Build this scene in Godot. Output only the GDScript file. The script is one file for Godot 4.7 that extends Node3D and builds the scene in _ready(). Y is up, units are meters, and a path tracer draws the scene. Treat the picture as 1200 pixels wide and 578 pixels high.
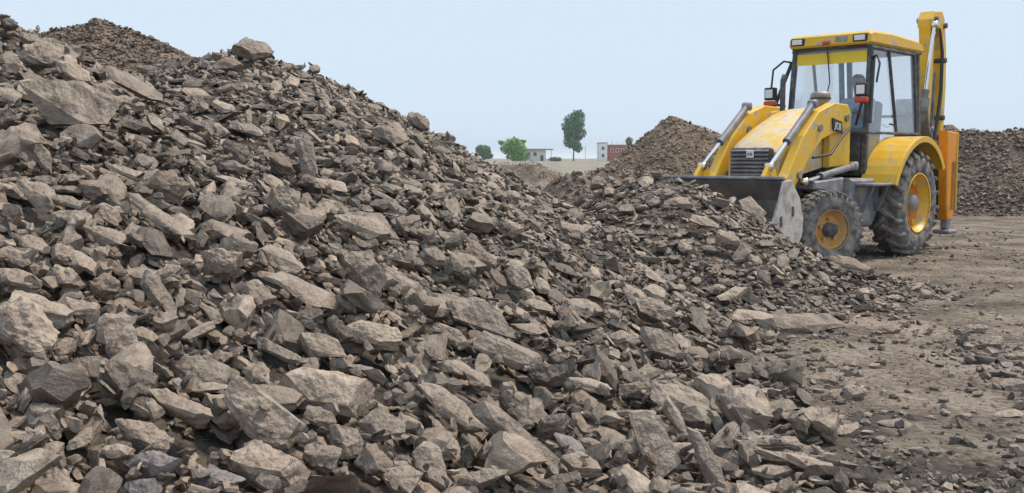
extends Node3D
# An open-air yard of broken shale: rubble heaps, a backhoe loader, distant trees and houses.

const EYE := 1.3
const FOCAL := 1200.0          # photograph pixels
const TILT := 0.0864516        # atan(104 / 1200)
var M := {}
var used_names := {}

func _ready():
	setup_view()
	make_materials()
	build_ground()
	build_far_things()
	build_machine()
	build_driver()
	build_rocks()
	build_far_heaps()
	build_gravel()

func setup_view():
	var cam := Camera3D.new()
	cam.name = "camera"
	cam.position = Vector3(0, EYE, 0)
	cam.rotation.x = -TILT
	cam.fov = rad_to_deg(2.0 * atan(289.0 / FOCAL))
	cam.near = 0.05
	cam.far = 4000.0
	add_child(cam)
	cam.current = true
	var sky_mat := ProceduralSkyMaterial.new()
	sky_mat.sky_top_color = Color8(143, 157, 169)
	sky_mat.sky_horizon_color = Color8(148, 159, 170)
	sky_mat.sky_curve = 0.2
	sky_mat.ground_bottom_color = Color8(120, 112, 104)
	sky_mat.ground_horizon_color = Color8(200, 205, 210)
	sky_mat.sun_angle_max = 1.0
	var sky := Sky.new()
	sky.sky_material = sky_mat
	var env := Environment.new()
	env.background_mode = Environment.BG_SKY
	env.sky = sky
	env.tonemap_mode = Environment.TONE_MAPPER_LINEAR
	env.tonemap_exposure = 2.4
	env.sdfgi_enabled = true
	env.ssao_enabled = true
	env.ssil_enabled = true
	env.fog_enabled = true
	env.fog_density = 0.0003
	env.fog_light_color = Color8(222, 232, 243)
	var we := WorldEnvironment.new()
	we.name = "world_environment"
	we.environment = env
	add_child(we)
	var sun := DirectionalLight3D.new()
	sun.name = "sun"
	sun.light_color = Color(1.0, 0.935, 0.85)
	sun.light_energy = 0.5
	sun.light_angular_distance = 10.0
	sun.shadow_enabled = true
	add_child(sun)
	sun.look_at_from_position(Vector3(3.0, 6.0, -1.6), Vector3.ZERO, Vector3.UP)

# ---------------------------------------------------------------- picture maths
func ray(u: float, v: float) -> Vector3:
	var d := Vector3((u - 600.0) / FOCAL, -(v - 289.0) / FOCAL, -1.0)
	return d.rotated(Vector3.RIGHT, -TILT)

func at_depth(u: float, v: float, depth: float) -> Vector3:
	var r := ray(u, v)
	return Vector3(0, EYE, 0) + r * (depth / -r.z)

func project(p: Vector3) -> Vector3:      # u, v, depth along the view
	var q := (p - Vector3(0, EYE, 0)).rotated(Vector3.RIGHT, TILT)
	return Vector3(600.0 + FOCAL * q.x / -q.z, 289.0 - FOCAL * q.y / -q.z, -q.z)

# ---------------------------------------------------------------- naming
func numbered(n: String) -> String:
	if not used_names.has(n):
		used_names[n] = 0
		return n
	used_names[n] += 1
	return "%s_%03d" % [n, used_names[n]]

func tag(o, label, category = "", group = "", kind = ""):
	if label: o.set_meta("label", label)
	if category: o.set_meta("category", category)
	if group: o.set_meta("group", group)
	if kind: o.set_meta("kind", kind)
	return o

func thing(called, label, category, at = Vector3.ZERO, turn = 0.0, group = ""):
	var o := Node3D.new()
	o.name = numbered(called)
	add_child(o)
	o.position = at
	o.rotation.y = turn
	return tag(o, label, category, group)

func put(parent, called, shape, mat):
	var o := MeshInstance3D.new()
	o.name = numbered(called) if parent == self else called
	if shape is SurfaceTool:
		shape.generate_normals()
		o.mesh = shape.commit()
	else:
		o.mesh = shape
	o.material_override = mat
	parent.add_child(o, true)
	return o

# ---------------------------------------------------------------- mesh helpers
func st_new() -> SurfaceTool:
	var st := SurfaceTool.new()
	st.begin(Mesh.PRIMITIVE_TRIANGLES)
	st.set_smooth_group(-1)
	return st

func tri(st: SurfaceTool, a: Vector3, b: Vector3, c: Vector3):
	st.add_vertex(a); st.add_vertex(b); st.add_vertex(c)

func quad(st, a, b, c, d):
	tri(st, a, b, c); tri(st, a, c, d)

func oquad(st, a, b, c, d, mid):      # wound so that it faces away from mid
	if (b - a).cross(c - a).dot((a + c) * 0.5 - mid) > 0.0: quad(st, a, d, c, b)
	else: quad(st, a, b, c, d)

func cbox(st, c: Vector3, s: Vector3, b := Basis.IDENTITY, e := 0.012):
	var h := s * 0.5
	e = minf(e, minf(h.x, minf(h.y, h.z)) * 0.6)
	var i := h - Vector3(e, e, e)
	var P = func(sg: Vector3, k: int) -> Vector3:
		var v := sg * i
		v[k] = sg[k] * h[k]
		return c + b * v
	for k in 3:
		var l := (k + 1) % 3
		var m := (k + 2) % 3
		for s1 in [-1.0, 1.0]:
			var q := []
			for w in [[-1, -1], [1, -1], [1, 1], [-1, 1]]:
				var sg := Vector3.ZERO
				sg[k] = s1; sg[l] = w[0]; sg[m] = w[1]
				q.append(P.call(sg, k))
			oquad(st, q[0], q[1], q[2], q[3], c)
			for s2 in [-1.0, 1.0]:
				var g0 := Vector3.ZERO
				g0[k] = s1; g0[l] = s2; g0[m] = -1
				var g1 := g0
				g1[m] = 1
				oquad(st, P.call(g0, k), P.call(g1, k), P.call(g1, l), P.call(g0, l), c)
	for x in [-1, 1]:
		for y in [-1, 1]:
			for z in [-1, 1]:
				var sg := Vector3(x, y, z)
				var a = P.call(sg, 0); var bb = P.call(sg, 1); var cc = P.call(sg, 2)
				if (bb - a).cross(cc - a).dot(a - c) > 0.0: tri(st, a, cc, bb)
				else: tri(st, a, bb, cc)

func bar(st, a: Vector3, b: Vector3, w: float, h: float, e := 0.01, up := Vector3.UP):
	var y := (b - a).normalized()
	if absf(y.dot(up)) > 0.98: up = Vector3.RIGHT
	var x := up.cross(y).normalized()
	cbox(st, (a + b) * 0.5, Vector3(w, (b - a).length(), h), Basis(x, y, x.cross(y)), e)

func tube(st: SurfaceTool, pts: Array, r, n := 10):
	var rings := []
	var prev := Vector3.ZERO
	for k in pts.size():
		var t: Vector3 = (pts[mini(k + 1, pts.size() - 1)] - pts[maxi(k - 1, 0)]).normalized()
		var x := prev
		if k == 0: x = t.cross(Vector3.UP if absf(t.y) < 0.9 else Vector3.RIGHT)
		x = (x - t * x.dot(t)).normalized()
		prev = x
		var y := t.cross(x)
		var rr: float = r[k] if r is Array else r
		var ring := []
		for j in n:
			var a := TAU * j / n
			ring.append(pts[k] + (x * cos(a) + y * sin(a)) * rr)
		rings.append(ring)
	for k in rings.size() - 1:
		st.set_smooth_group(7)
		for j in n:
			var j2 := (j + 1) % n
			quad(st, rings[k][j], rings[k][j2], rings[k + 1][j2], rings[k + 1][j])
	st.set_smooth_group(-1)
	for j in n:
		var j2 := (j + 1) % n
		tri(st, pts[0], rings[0][j2], rings[0][j])
		tri(st, pts[-1], rings[-1][j], rings[-1][j2])

func lathe(st: SurfaceTool, prof: Array, at: Vector3, n := 32, axis := Vector3.BACK, smooth := true):
	# prof: Vector2(radius, along axis)
	var x := axis.cross(Vector3.UP if absf(axis.y) < 0.9 else Vector3.RIGHT).normalized()
	var y := axis.cross(x)
	for k in prof.size() - 1:
		if smooth: st.set_smooth_group(11 + k / 100)
		for j in n:
			var a0 := TAU * j / n
			var a1 := TAU * (j + 1) / n
			var d0 := x * cos(a0) + y * sin(a0)
			var d1 := x * cos(a1) + y * sin(a1)
			var p: Vector2 = prof[k]
			var q: Vector2 = prof[k + 1]
			quad(st, at + d0 * p.x + axis * p.y, at + d1 * p.x + axis * p.y, at + d1 * q.x + axis * q.y, at + d0 * q.x + axis * q.y)
	st.set_smooth_group(-1)

func prism(st, poly: Array, z0: float, z1: float, e := 0.01):
	var p := PackedVector2Array(poly)
	if Geometry2D.is_polygon_clockwise(p): p.reverse()
	var n := p.size()
	var inn := PackedVector2Array()
	for k in n:
		var d1 := (p[k] - p[(k + n - 1) % n]).normalized()
		var d2 := (p[(k + 1) % n] - p[k]).normalized()
		var nn := Vector2(-d1.y - d2.y, d1.x + d2.x)
		nn = nn.normalized() * e / maxf(0.5, nn.length() * 0.5)
		inn.append(p[k] + nn)
	var V = func(q: Vector2, z: float) -> Vector3: return Vector3(q.x, q.y, z)
	var idx := Geometry2D.triangulate_polygon(inn)
	for k in range(0, idx.size(), 3):
		var a := inn[idx[k]]; var b := inn[idx[k + 1]]; var c := inn[idx[k + 2]]
		if (b - a).cross(c - a) < 0.0:
			var t := b
			b = c; c = t
		tri(st, V.call(a, z1), V.call(c, z1), V.call(b, z1))
		tri(st, V.call(a, z0), V.call(b, z0), V.call(c, z0))
	for k in n:
		var k2 := (k + 1) % n
		quad(st, V.call(p[k], z0 + e), V.call(p[k], z1 - e), V.call(p[k2], z1 - e), V.call(p[k2], z0 + e))
		quad(st, V.call(inn[k], z0), V.call(p[k], z0 + e), V.call(p[k2], z0 + e), V.call(inn[k2], z0))
		quad(st, V.call(p[k], z1 - e), V.call(inn[k], z1), V.call(inn[k2], z1), V.call(p[k2], z1 - e))

func strip_poly(pts: Array, th: float) -> Array:     # a polyline in the plane as a band of thickness th on its left
	var out := []
	var back := []
	for k in pts.size():
		var t: Vector2 = (pts[mini(k + 1, pts.size() - 1)] - pts[maxi(k - 1, 0)]).normalized()
		out.append(pts[k])
		back.push_front(pts[k] + Vector2(-t.y, t.x) * th)
	return out + back

# ---------------------------------------------------------------- materials
func noise(freq, kind = FastNoiseLite.TYPE_SIMPLEX_SMOOTH, octaves = 4, sd = 1, gain = 0.5) -> FastNoiseLite:
	var n := FastNoiseLite.new()
	n.noise_type = kind
	n.frequency = freq
	n.fractal_octaves = octaves
	n.fractal_gain = gain
	n.seed = sd
	return n

func image_of(size: int, parts: Array) -> PackedFloat32Array:
	# weighted sum of seamless noises; parts: [noise, weight]
	var out := PackedFloat32Array()
	out.resize(size * size)
	for p in parts:
		var im: Image = p[0].get_seamless_image(size, size)
		im.convert(Image.FORMAT_L8)
		var d := im.get_data()
		var w: float = p[1]
		for k in out.size():
			out[k] += (d[k] / 255.0 - 0.5) * w
	return out

func tex_ramp(size: int, val: PackedFloat32Array, ramp: Gradient) -> ImageTexture:
	var lut := []
	for k in 256: lut.append(ramp.sample(k / 255.0))
	var d := PackedByteArray()
	d.resize(size * size * 3)
	for k in size * size:
		var c: Color = lut[clampi(int((val[k] + 0.5) * 255.0), 0, 255)]
		d[k * 3] = int(c.r * 255.0); d[k * 3 + 1] = int(c.g * 255.0); d[k * 3 + 2] = int(c.b * 255.0)
	var im := Image.create_from_data(size, size, false, Image.FORMAT_RGB8, d)
	return ImageTexture.create_from_image(im)

func tex_normal(size: int, val: PackedFloat32Array, strength: float) -> ImageTexture:
	var d := PackedByteArray()
	d.resize(size * size)
	for k in size * size: d[k] = clampi(int((val[k] + 0.5) * 255.0), 0, 255)
	var im := Image.create_from_data(size, size, false, Image.FORMAT_L8, d)
	im.convert(Image.FORMAT_RGBA8)
	im.bump_map_to_normal_map(strength)
	return ImageTexture.create_from_image(im)

func grad(stops: Array) -> Gradient:
	var g := Gradient.new()
	var o := PackedFloat32Array()
	var c := PackedColorArray()
	for s in stops:
		o.append(s[0]); c.append(s[1])
	g.offsets = o
	g.colors = c
	return g

func mat(col: Color, rough := 0.6, metal := 0.0) -> StandardMaterial3D:
	var m := StandardMaterial3D.new()
	m.albedo_color = col
	m.roughness = rough
	m.metallic = metal
	return m

func triplanar(m: StandardMaterial3D, tex, nrm, scale: Vector3, world := false, nstr := 1.0):
	m.uv1_triplanar = true
	m.uv1_world_triplanar = world
	m.uv1_scale = scale
	m.uv1_triplanar_sharpness = 4.0
	if tex: m.albedo_texture = tex
	if nrm:
		m.normal_enabled = true
		m.normal_texture = nrm
		m.normal_scale = nstr
	return m

func lin(r, g, b) -> Color: return Color(r, g, b).linear_to_srgb()

func make_materials():
	var SZ := 512
	# broken shale: soft mottling, fine grain, a few darker streaks
	var v := image_of(SZ, [[noise(0.005, FastNoiseLite.TYPE_SIMPLEX_SMOOTH, 3, 3), 0.6], [noise(0.035, FastNoiseLite.TYPE_SIMPLEX, 4, 5), 0.34], [noise(0.16, FastNoiseLite.TYPE_SIMPLEX, 2, 8), 0.3]])
	M.rock_tex = tex_ramp(SZ, v, grad([[0.0, Color(0.48, 0.44, 0.42)], [0.3, Color(0.75, 0.72, 0.7)], [0.5, Color(0.88, 0.86, 0.84)], [0.7, Color(0.95, 0.94, 0.92)], [1.0, Color(1, 1, 1)]]))
	var b := image_of(SZ, [[noise(0.012, FastNoiseLite.TYPE_SIMPLEX, 5, 13, 0.62), 1.0], [noise(0.03, FastNoiseLite.TYPE_CELLULAR, 3, 15), 0.45]])
	M.rock_nrm = tex_normal(SZ, b, 8.0)
	# trodden dirt
	var g := image_of(SZ, [[noise(0.008, FastNoiseLite.TYPE_SIMPLEX_SMOOTH, 5, 21), 0.8], [noise(0.09, FastNoiseLite.TYPE_SIMPLEX, 3, 22), 0.6], [noise(0.25, FastNoiseLite.TYPE_SIMPLEX, 2, 23), 0.4]])
	M.dirt_tex = tex_ramp(SZ, g, grad([[0.0, Color(0.42, 0.39, 0.37)], [0.4, Color(0.74, 0.72, 0.7)], [0.7, Color(0.92, 0.9, 0.88)], [1.0, Color(1, 1, 1)]]))
	var gb := image_of(SZ, [[noise(0.03, FastNoiseLite.TYPE_SIMPLEX, 5, 24, 0.65), 1.2], [noise(0.07, FastNoiseLite.TYPE_CELLULAR, 2, 25), 0.6]])
	M.dirt_nrm = tex_normal(SZ, gb, 6.0)
	# dust lying on paint
	var p := image_of(SZ, [[noise(0.007, FastNoiseLite.TYPE_SIMPLEX_SMOOTH, 5, 31, 0.6), 1.3], [noise(0.12, FastNoiseLite.TYPE_SIMPLEX, 3, 33), 0.55]])
	M.paint_tex = tex_ramp(SZ, p, grad([[0.0, lin(0.74, 0.42, 0.018)], [0.55, lin(0.8, 0.48, 0.03)], [0.72, lin(0.72, 0.47, 0.1)], [0.88, lin(0.55, 0.42, 0.24)], [1.0, lin(0.42, 0.34, 0.25)]]))
	M.bonnet_tex = tex_ramp(SZ, p, grad([[0.0, lin(0.76, 0.46, 0.04)], [0.35, lin(0.74, 0.5, 0.14)], [0.5, lin(0.68, 0.56, 0.36)], [0.75, lin(0.66, 0.58, 0.47)], [1.0, lin(0.55, 0.36, 0.26)]]))
	M.dark_tex = tex_ramp(SZ, p, grad([[0.0, lin(0.05, 0.05, 0.055)], [0.55, lin(0.07, 0.068, 0.07)], [0.8, lin(0.15, 0.135, 0.12)], [1.0, lin(0.24, 0.2, 0.17)]]))
	M.grey_tex = tex_ramp(SZ, p, grad([[0.0, lin(0.15, 0.15, 0.18)], [0.5, lin(0.22, 0.22, 0.25)], [0.8, lin(0.31, 0.295, 0.29)], [1.0, lin(0.38, 0.34, 0.3)]]))
	M.steel_tex = tex_ramp(SZ, p, grad([[0.0, lin(0.2, 0.18, 0.17)], [0.4, lin(0.34, 0.32, 0.3)], [0.7, lin(0.46, 0.44, 0.41)], [1.0, lin(0.34, 0.27, 0.22)]]))
	M.rubber_tex = tex_ramp(SZ, p, grad([[0.0, lin(0.07, 0.065, 0.065)], [0.4, lin(0.16, 0.148, 0.14)], [0.7, lin(0.26, 0.235, 0.215)], [1.0, lin(0.34, 0.3, 0.265)]]))
	M.fine_nrm = tex_normal(SZ, p, 1.6)
	var W := Vector3(0.9, 0.9, 0.9)
	M.yellow = triplanar(mat(Color.WHITE, 0.42), M.paint_tex, null, W)
	M.bonnet = triplanar(mat(Color.WHITE, 0.5), M.bonnet_tex, null, Vector3(0.8, 0.8, 0.8))
	M.leg = triplanar(mat(Color(1.0, 0.8, 0.6), 0.45), M.paint_tex, null, W)
	M.bucket = triplanar(mat(Color(1.0, 0.95, 0.9), 0.6, 0.1), M.grey_tex, M.fine_nrm, W)
	M.plate = triplanar(mat(Color(1, 1, 1), 0.7, 0.1), tex_ramp(SZ, p, grad([[0.0, lin(0.3, 0.28, 0.26)], [0.4, lin(0.52, 0.49, 0.46)], [0.75, lin(0.62, 0.59, 0.55)], [1.0, lin(0.4, 0.33, 0.27)]])), M.fine_nrm, W)
	M.rim_dirty = triplanar(mat(Color(0.95, 0.82, 0.66), 0.6), M.bonnet_tex, null, Vector3(2.2, 2.2, 2.2))
	M.orange = mat(lin(0.72, 0.2, 0.015), 0.45)
	M.dark = triplanar(mat(Color.WHITE, 0.55), M.dark_tex, null, W)
	M.grey = triplanar(mat(Color.WHITE, 0.5, 0.1), M.grey_tex, M.fine_nrm, W)
	M.steel = triplanar(mat(Color.WHITE, 0.55, 0.25), M.steel_tex, M.fine_nrm, W)
	M.rubber = triplanar(mat(Color.WHITE, 0.85), M.rubber_tex, M.fine_nrm, Vector3(1.6, 1.6, 1.6))
	M.black = mat(lin(0.02, 0.02, 0.022), 0.5)
	M.chrome = mat(lin(0.75, 0.76, 0.78), 0.2, 1.0)
	M.lens = mat(lin(0.75, 0.77, 0.78), 0.12)
	M.red = mat(lin(0.6, 0.07, 0.015), 0.3)
	M.white = mat(lin(0.75, 0.75, 0.73), 0.6)
	M.visor = mat(lin(0.85, 0.6, 0.04), 0.5)
	M.seat = mat(lin(0.05, 0.05, 0.055), 0.8)
	var gl := mat(Color(0.78, 0.88, 0.97, 0.09), 0.03)
	gl.transparency = BaseMaterial3D.TRANSPARENCY_ALPHA
	M.glass = gl
	M.ground = triplanar(mat(Color.WHITE, 0.95), M.dirt_tex, M.dirt_nrm, Vector3(0.31, 0.31, 0.31), true, 0.8)
	M.ground.vertex_color_use_as_albedo = true
	# loose rock, tinted copy by copy
	M.rubble = triplanar(mat(Color.WHITE, 0.6), M.rock_tex, M.rock_nrm, Vector3(0.5, 1.1, 0.5))
	M.rubble.vertex_color_use_as_albedo = true
	M.rock = []
	for c in TONES:
		M.rock.append(triplanar(mat(lin(c[0], c[1], c[2]), 0.6), M.rock_tex, M.rock_nrm, Vector3(2.2, 5.0, 2.2)))
	M.rock_unit = []
	for c in TONES:
		M.rock_unit.append(triplanar(mat(lin(c[0], c[1], c[2]), 0.6), M.rock_tex, M.rock_nrm, Vector3(0.45, 1.0, 0.45)))

# base colours of the shale: linear values and the word used for them
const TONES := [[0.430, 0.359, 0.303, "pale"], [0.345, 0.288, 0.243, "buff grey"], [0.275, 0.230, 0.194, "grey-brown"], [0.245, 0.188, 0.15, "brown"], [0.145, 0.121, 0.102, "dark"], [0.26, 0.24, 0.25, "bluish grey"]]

# ---------------------------------------------------------------- the lie of the land
# ridges: [front slope, back slope, sideways stretch, colour index, points (x, depth, height)]
const RIDGES := [
	[0.35, 0.6, 1.2, 0, [[-6.5, 6.0, 2.4], [-3.75, 7.5, 2.3], [-3.7, 8.2, 2.18], [-3.35, 9.1, 1.74], [-2.98, 9.6, 1.84], [-2.55, 10.0, 2.4], [-1.78, 10.6, 2.07], [-0.9, 11.0, 1.44], [-0.15, 11.5, 0.5], [0.2, 11.8, 0.05]]],
	[0.42, 0.9, 1.0, 0, [[0.3, 11.4, 0.5], [0.85, 10.8, 0.88], [1.4, 10.7, 1.18], [1.9, 10.6, 1.06], [2.35, 10.35, 0.55], [2.75, 10.2, 0.24], [3.5, 10.1, 0.25], [3.9, 9.6, 0.05]]],
	[0.5, 0.6, 1.0, 1, [[-8.5, 18, 3.3], [-7.15, 18, 3.76], [-6.3, 18, 3.45], [-5.3, 18, 2.96], [-4.2, 18.2, 2.2]]],
	[0.8, 0.8, 1.0, 1, [[3.2, 28, 1.2], [4.3, 28, 2.46], [5.0, 28, 2.2], [6.0, 28.3, 1.85], [9.0, 29, 1.75]]],
	[0.62, 0.8, 1.0, 2, [[8.6, 26.5, 1.5], [10.4, 26, 1.85], [11.6, 25.8, 1.98], [12.3, 26, 2.0], [13.2, 25.8, 2.12], [16, 25.5, 2.3], [20, 24, 2.4]]],
	[1.0, 1.0, 1.0, 1, [[12.2, 31, 2.3], [13.3, 31, 2.3]]],
	[0.9, 0.7, 1.0, 3, [[-14, 46, 1.1], [1.0, 46, 1.1], [2.4, 47, 0.6]]],
	[0.9, 0.8, 1.0, 3, [[0.15, 20, 0.1], [0.45, 20, 0.5], [0.75, 20, 0.85], [1.25, 20, 1.02], [2.2, 20.5, 1.08], [5.0, 22, 0.9]]],
]
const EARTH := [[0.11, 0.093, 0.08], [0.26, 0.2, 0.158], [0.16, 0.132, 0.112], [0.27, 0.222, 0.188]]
var bumps: FastNoiseLite
var ridge_boxes := []

func smax(a: float, b: float, k: float) -> float:
	var h := maxf(k - absf(a - b), 0.0) / k
	return maxf(a, b) + h * h * k * 0.25

func ridge_height(r: Array, x: float, d: float) -> float:
	var best := -99.0
	var pts: Array = r[4]
	var sf: float = r[0]
	var sb: float = r[1]
	var stretch: float = r[2]
	for k in pts.size() - 1:
		var a: Array = pts[k]
		var b: Array = pts[k + 1]
		var ex: float = b[0] - a[0]
		var ed: float = b[1] - a[1]
		var t := clampf(((x - a[0]) * ex + (d - a[1]) * ed) / (ex * ex + ed * ed), 0.0, 1.0)
		var dx: float = x - a[0] - ex * t
		var dd: float = d - a[1] - ed * t
		if dx > 0.0: dx *= stretch
		var dist := sqrt(dx * dx + dd * dd)
		var f := clampf(0.5 + 0.5 * dd / (dist + 0.05), 0.0, 1.0)
		var h: float = a[2] + (b[2] - a[2]) * t - dist * lerpf(sf, sb, f)
		if h > best: best = h
	return best

# returns (height, index of the ridge that made it or -1)
func land(x: float, d: float) -> Vector2:
	var h := 0.0
	var who := -1
	for k in RIDGES.size():
		var b: Rect2 = ridge_boxes[k]
		if not b.has_point(Vector2(x, d)): continue
		var q := ridge_height(RIDGES[k], x, d)
		if q > h: who = k
		h = smax(h, q, 0.18)
	if d < 60.0:
		h += bumps.get_noise_2d(x, d) * (0.04 + minf(h, 0.5) * 0.2) + bumps.get_noise_2d(x * 6.0, d * 6.0 + 40.0) * 0.014
	return Vector2(h, who)

func lines(spans: Array) -> PackedFloat32Array:
	var out := PackedFloat32Array()
	var x: float = spans[0][0]
	for s in spans:
		while x < s[1]:
			out.append(x)
			x += s[2]
			if s.size() > 3: s[2] *= s[3]
	out.append(x)
	return out

func build_ground():
	bumps = noise(0.35, FastNoiseLite.TYPE_SIMPLEX_SMOOTH, 4, 41)
	for r in RIDGES:
		var bx := Rect2(Vector2(r[4][0][0], r[4][0][1]), Vector2.ZERO)
		var top := 0.0
		for p in r[4]:
			bx = bx.expand(Vector2(p[0], p[1]))
			top = maxf(top, p[2])
		ridge_boxes.append(bx.grow(top / minf(r[0], r[1]) + 0.3))
	var right := lines([[0.0, 7.5, 0.07], [7.5, 22.0, 0.3], [22.0, 1600.0, 1.0, 1.35]])
	var xs := PackedFloat32Array()
	for k in range(right.size() - 1, 0, -1): xs.append(-right[k])
	xs.append_array(right)
	var back := lines([[0.0, 40.0, 1.0, 1.4]])
	var ds := PackedFloat32Array()
	for k in range(back.size() - 1, 0, -1): ds.append(-back[k])
	ds.append_array(lines([[0.0, 14.0, 0.07], [14.0, 33.0, 0.2], [33.0, 55.0, 0.5], [55.0, 1600.0, 2.0, 1.3]]))
	var nx := xs.size()
	var nd := ds.size()
	var pos := PackedVector3Array()
	var col := PackedColorArray()
	var patch := noise(0.12, FastNoiseLite.TYPE_SIMPLEX_SMOOTH, 4, 43)
	pos.resize(nx * nd); col.resize(nx * nd)
	for j in nd:
		for i in nx:
			var x := xs[i]
			var d := ds[j]
			var hw := land(x, d)
			pos[j * nx + i] = Vector3(x, hw.x, -d)
			var w := int(hw.y)
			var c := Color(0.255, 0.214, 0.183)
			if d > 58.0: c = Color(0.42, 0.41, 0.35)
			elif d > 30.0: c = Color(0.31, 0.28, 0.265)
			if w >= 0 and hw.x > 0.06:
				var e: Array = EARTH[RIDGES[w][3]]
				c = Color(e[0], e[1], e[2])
			# coal fines trodden into the dirt, a ragged spill at the near foot of the heap
			elif d < 6.5 and x > 0.5 and x < 2.6 and patch.get_noise_2d(x * 9.0, d * 9.0) * 0.9 + 0.55 > absf(x - 1.6) * 0.8 + absf(d - 4.2) * 0.5: c = Color(0.11, 0.094, 0.082)
			var k := 1.0 + patch.get_noise_2d(x * 3.0, d * 3.0) * 0.3
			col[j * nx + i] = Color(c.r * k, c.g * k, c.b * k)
	var nor := PackedVector3Array()
	nor.resize(nx * nd)
	for j in nd:
		for i in nx:
			var a := pos[j * nx + maxi(i - 1, 0)]
			var b := pos[j * nx + mini(i + 1, nx - 1)]
			var c := pos[maxi(j - 1, 0) * nx + i]
			var e := pos[mini(j + 1, nd - 1) * nx + i]
			nor[j * nx + i] = (b - a).cross(e - c).normalized()
	var idx := PackedInt32Array()
	for j in nd - 1:
		for i in nx - 1:
			var q := j * nx + i
			idx.append_array([q, q + nx, q + 1, q + 1, q + nx, q + nx + 1])
	var arr := []
	arr.resize(Mesh.ARRAY_MAX)
	arr[Mesh.ARRAY_VERTEX] = pos
	arr[Mesh.ARRAY_NORMAL] = nor
	arr[Mesh.ARRAY_COLOR] = col
	arr[Mesh.ARRAY_INDEX] = idx
	var am := ArrayMesh.new()
	am.add_surface_from_arrays(Mesh.PRIMITIVE_TRIANGLES, arr)
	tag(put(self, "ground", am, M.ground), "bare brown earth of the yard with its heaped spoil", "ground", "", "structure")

# ---------------------------------------------------------------- far away
func make_tree(label, at: Vector3, trunk_h: float, trunk_r: float, lobes: Array, leaf: float, count: int, cols: Array, sd: int):
	var t = thing("tree", label, "tree", at, 0.0, "trees on the horizon")
	var st := st_new()
	tube(st, [Vector3(0, -0.3, 0), Vector3(0.1, trunk_h * 0.5, 0), Vector3(0, trunk_h, 0.1)], [trunk_r, trunk_r * 0.8, trunk_r * 0.45], 8)
	var rng := RandomNumberGenerator.new()
	rng.seed = sd
	for l in lobes:
		var c: Vector3 = l[0]
		tube(st, [Vector3(0, trunk_h * 0.7, 0), Vector3(c.x * 0.5, lerpf(trunk_h * 0.7, c.y, 0.6), c.z * 0.5), c], [trunk_r * 0.45, trunk_r * 0.3, trunk_r * 0.1], 6)
	put(t, "trunk", st, M.bark)
	var total := 0.0
	for l in lobes: total += l[1].x * l[1].y
	var pos := PackedVector3Array()
	var nor := PackedVector3Array()
	var col := PackedColorArray()
	for l in lobes:
		var c: Vector3 = l[0]
		var r: Vector3 = l[1]
		for k in int(count * l[1].x * l[1].y / total):
			var v := Vector3(rng.randfn(), rng.randfn(), rng.randfn()).normalized()
			var q := c + v * r * pow(rng.randf(), 0.4)
			var s := leaf * rng.randf_range(0.6, 1.3)
			var a := Vector3(rng.randfn(), rng.randfn(), rng.randfn()).normalized()
			var b := a.cross(v + Vector3(0.1, 0.2, 0.3)).normalized()
			var n := a.cross(b)
			var cc: Color = cols[rng.randi() % cols.size()]
			for w in [-a - b * 0.3, b * 0.7 - a * 0.2, a, -a - b * 0.3, a, -b * 0.8 + a * 0.2]:
				pos.append(q + w * s); nor.append(n); col.append(cc)
	var arr := []
	arr.resize(Mesh.ARRAY_MAX)
	arr[Mesh.ARRAY_VERTEX] = pos
	arr[Mesh.ARRAY_NORMAL] = nor
	arr[Mesh.ARRAY_COLOR] = col
	var am := ArrayMesh.new()
	am.add_surface_from_arrays(Mesh.PRIMITIVE_TRIANGLES, arr)
	put(t, "crown", am, M.leaf)
	return t

func window_on(parent, c: Vector3, w: float, h: float):
	var st := st_new()
	for s in [-1, 1]:
		cbox(st, c + Vector3(s * w * 0.5, 0, 0), Vector3(0.14, h + 0.14, 0.16), Basis.IDENTITY, 0.01)
		cbox(st, c + Vector3(0, s * h * 0.5, 0), Vector3(w - 0.15, 0.14, 0.15), Basis.IDENTITY, 0.01)
	var f = put(parent, "window", st, M.white)
	var sp := st_new()
	cbox(sp, c + Vector3(0, 0, -0.02), Vector3(w - 0.1, h - 0.1, 0.05), Basis.IDENTITY, 0.005)
	put(f, "pane", sp, M.window)

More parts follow.
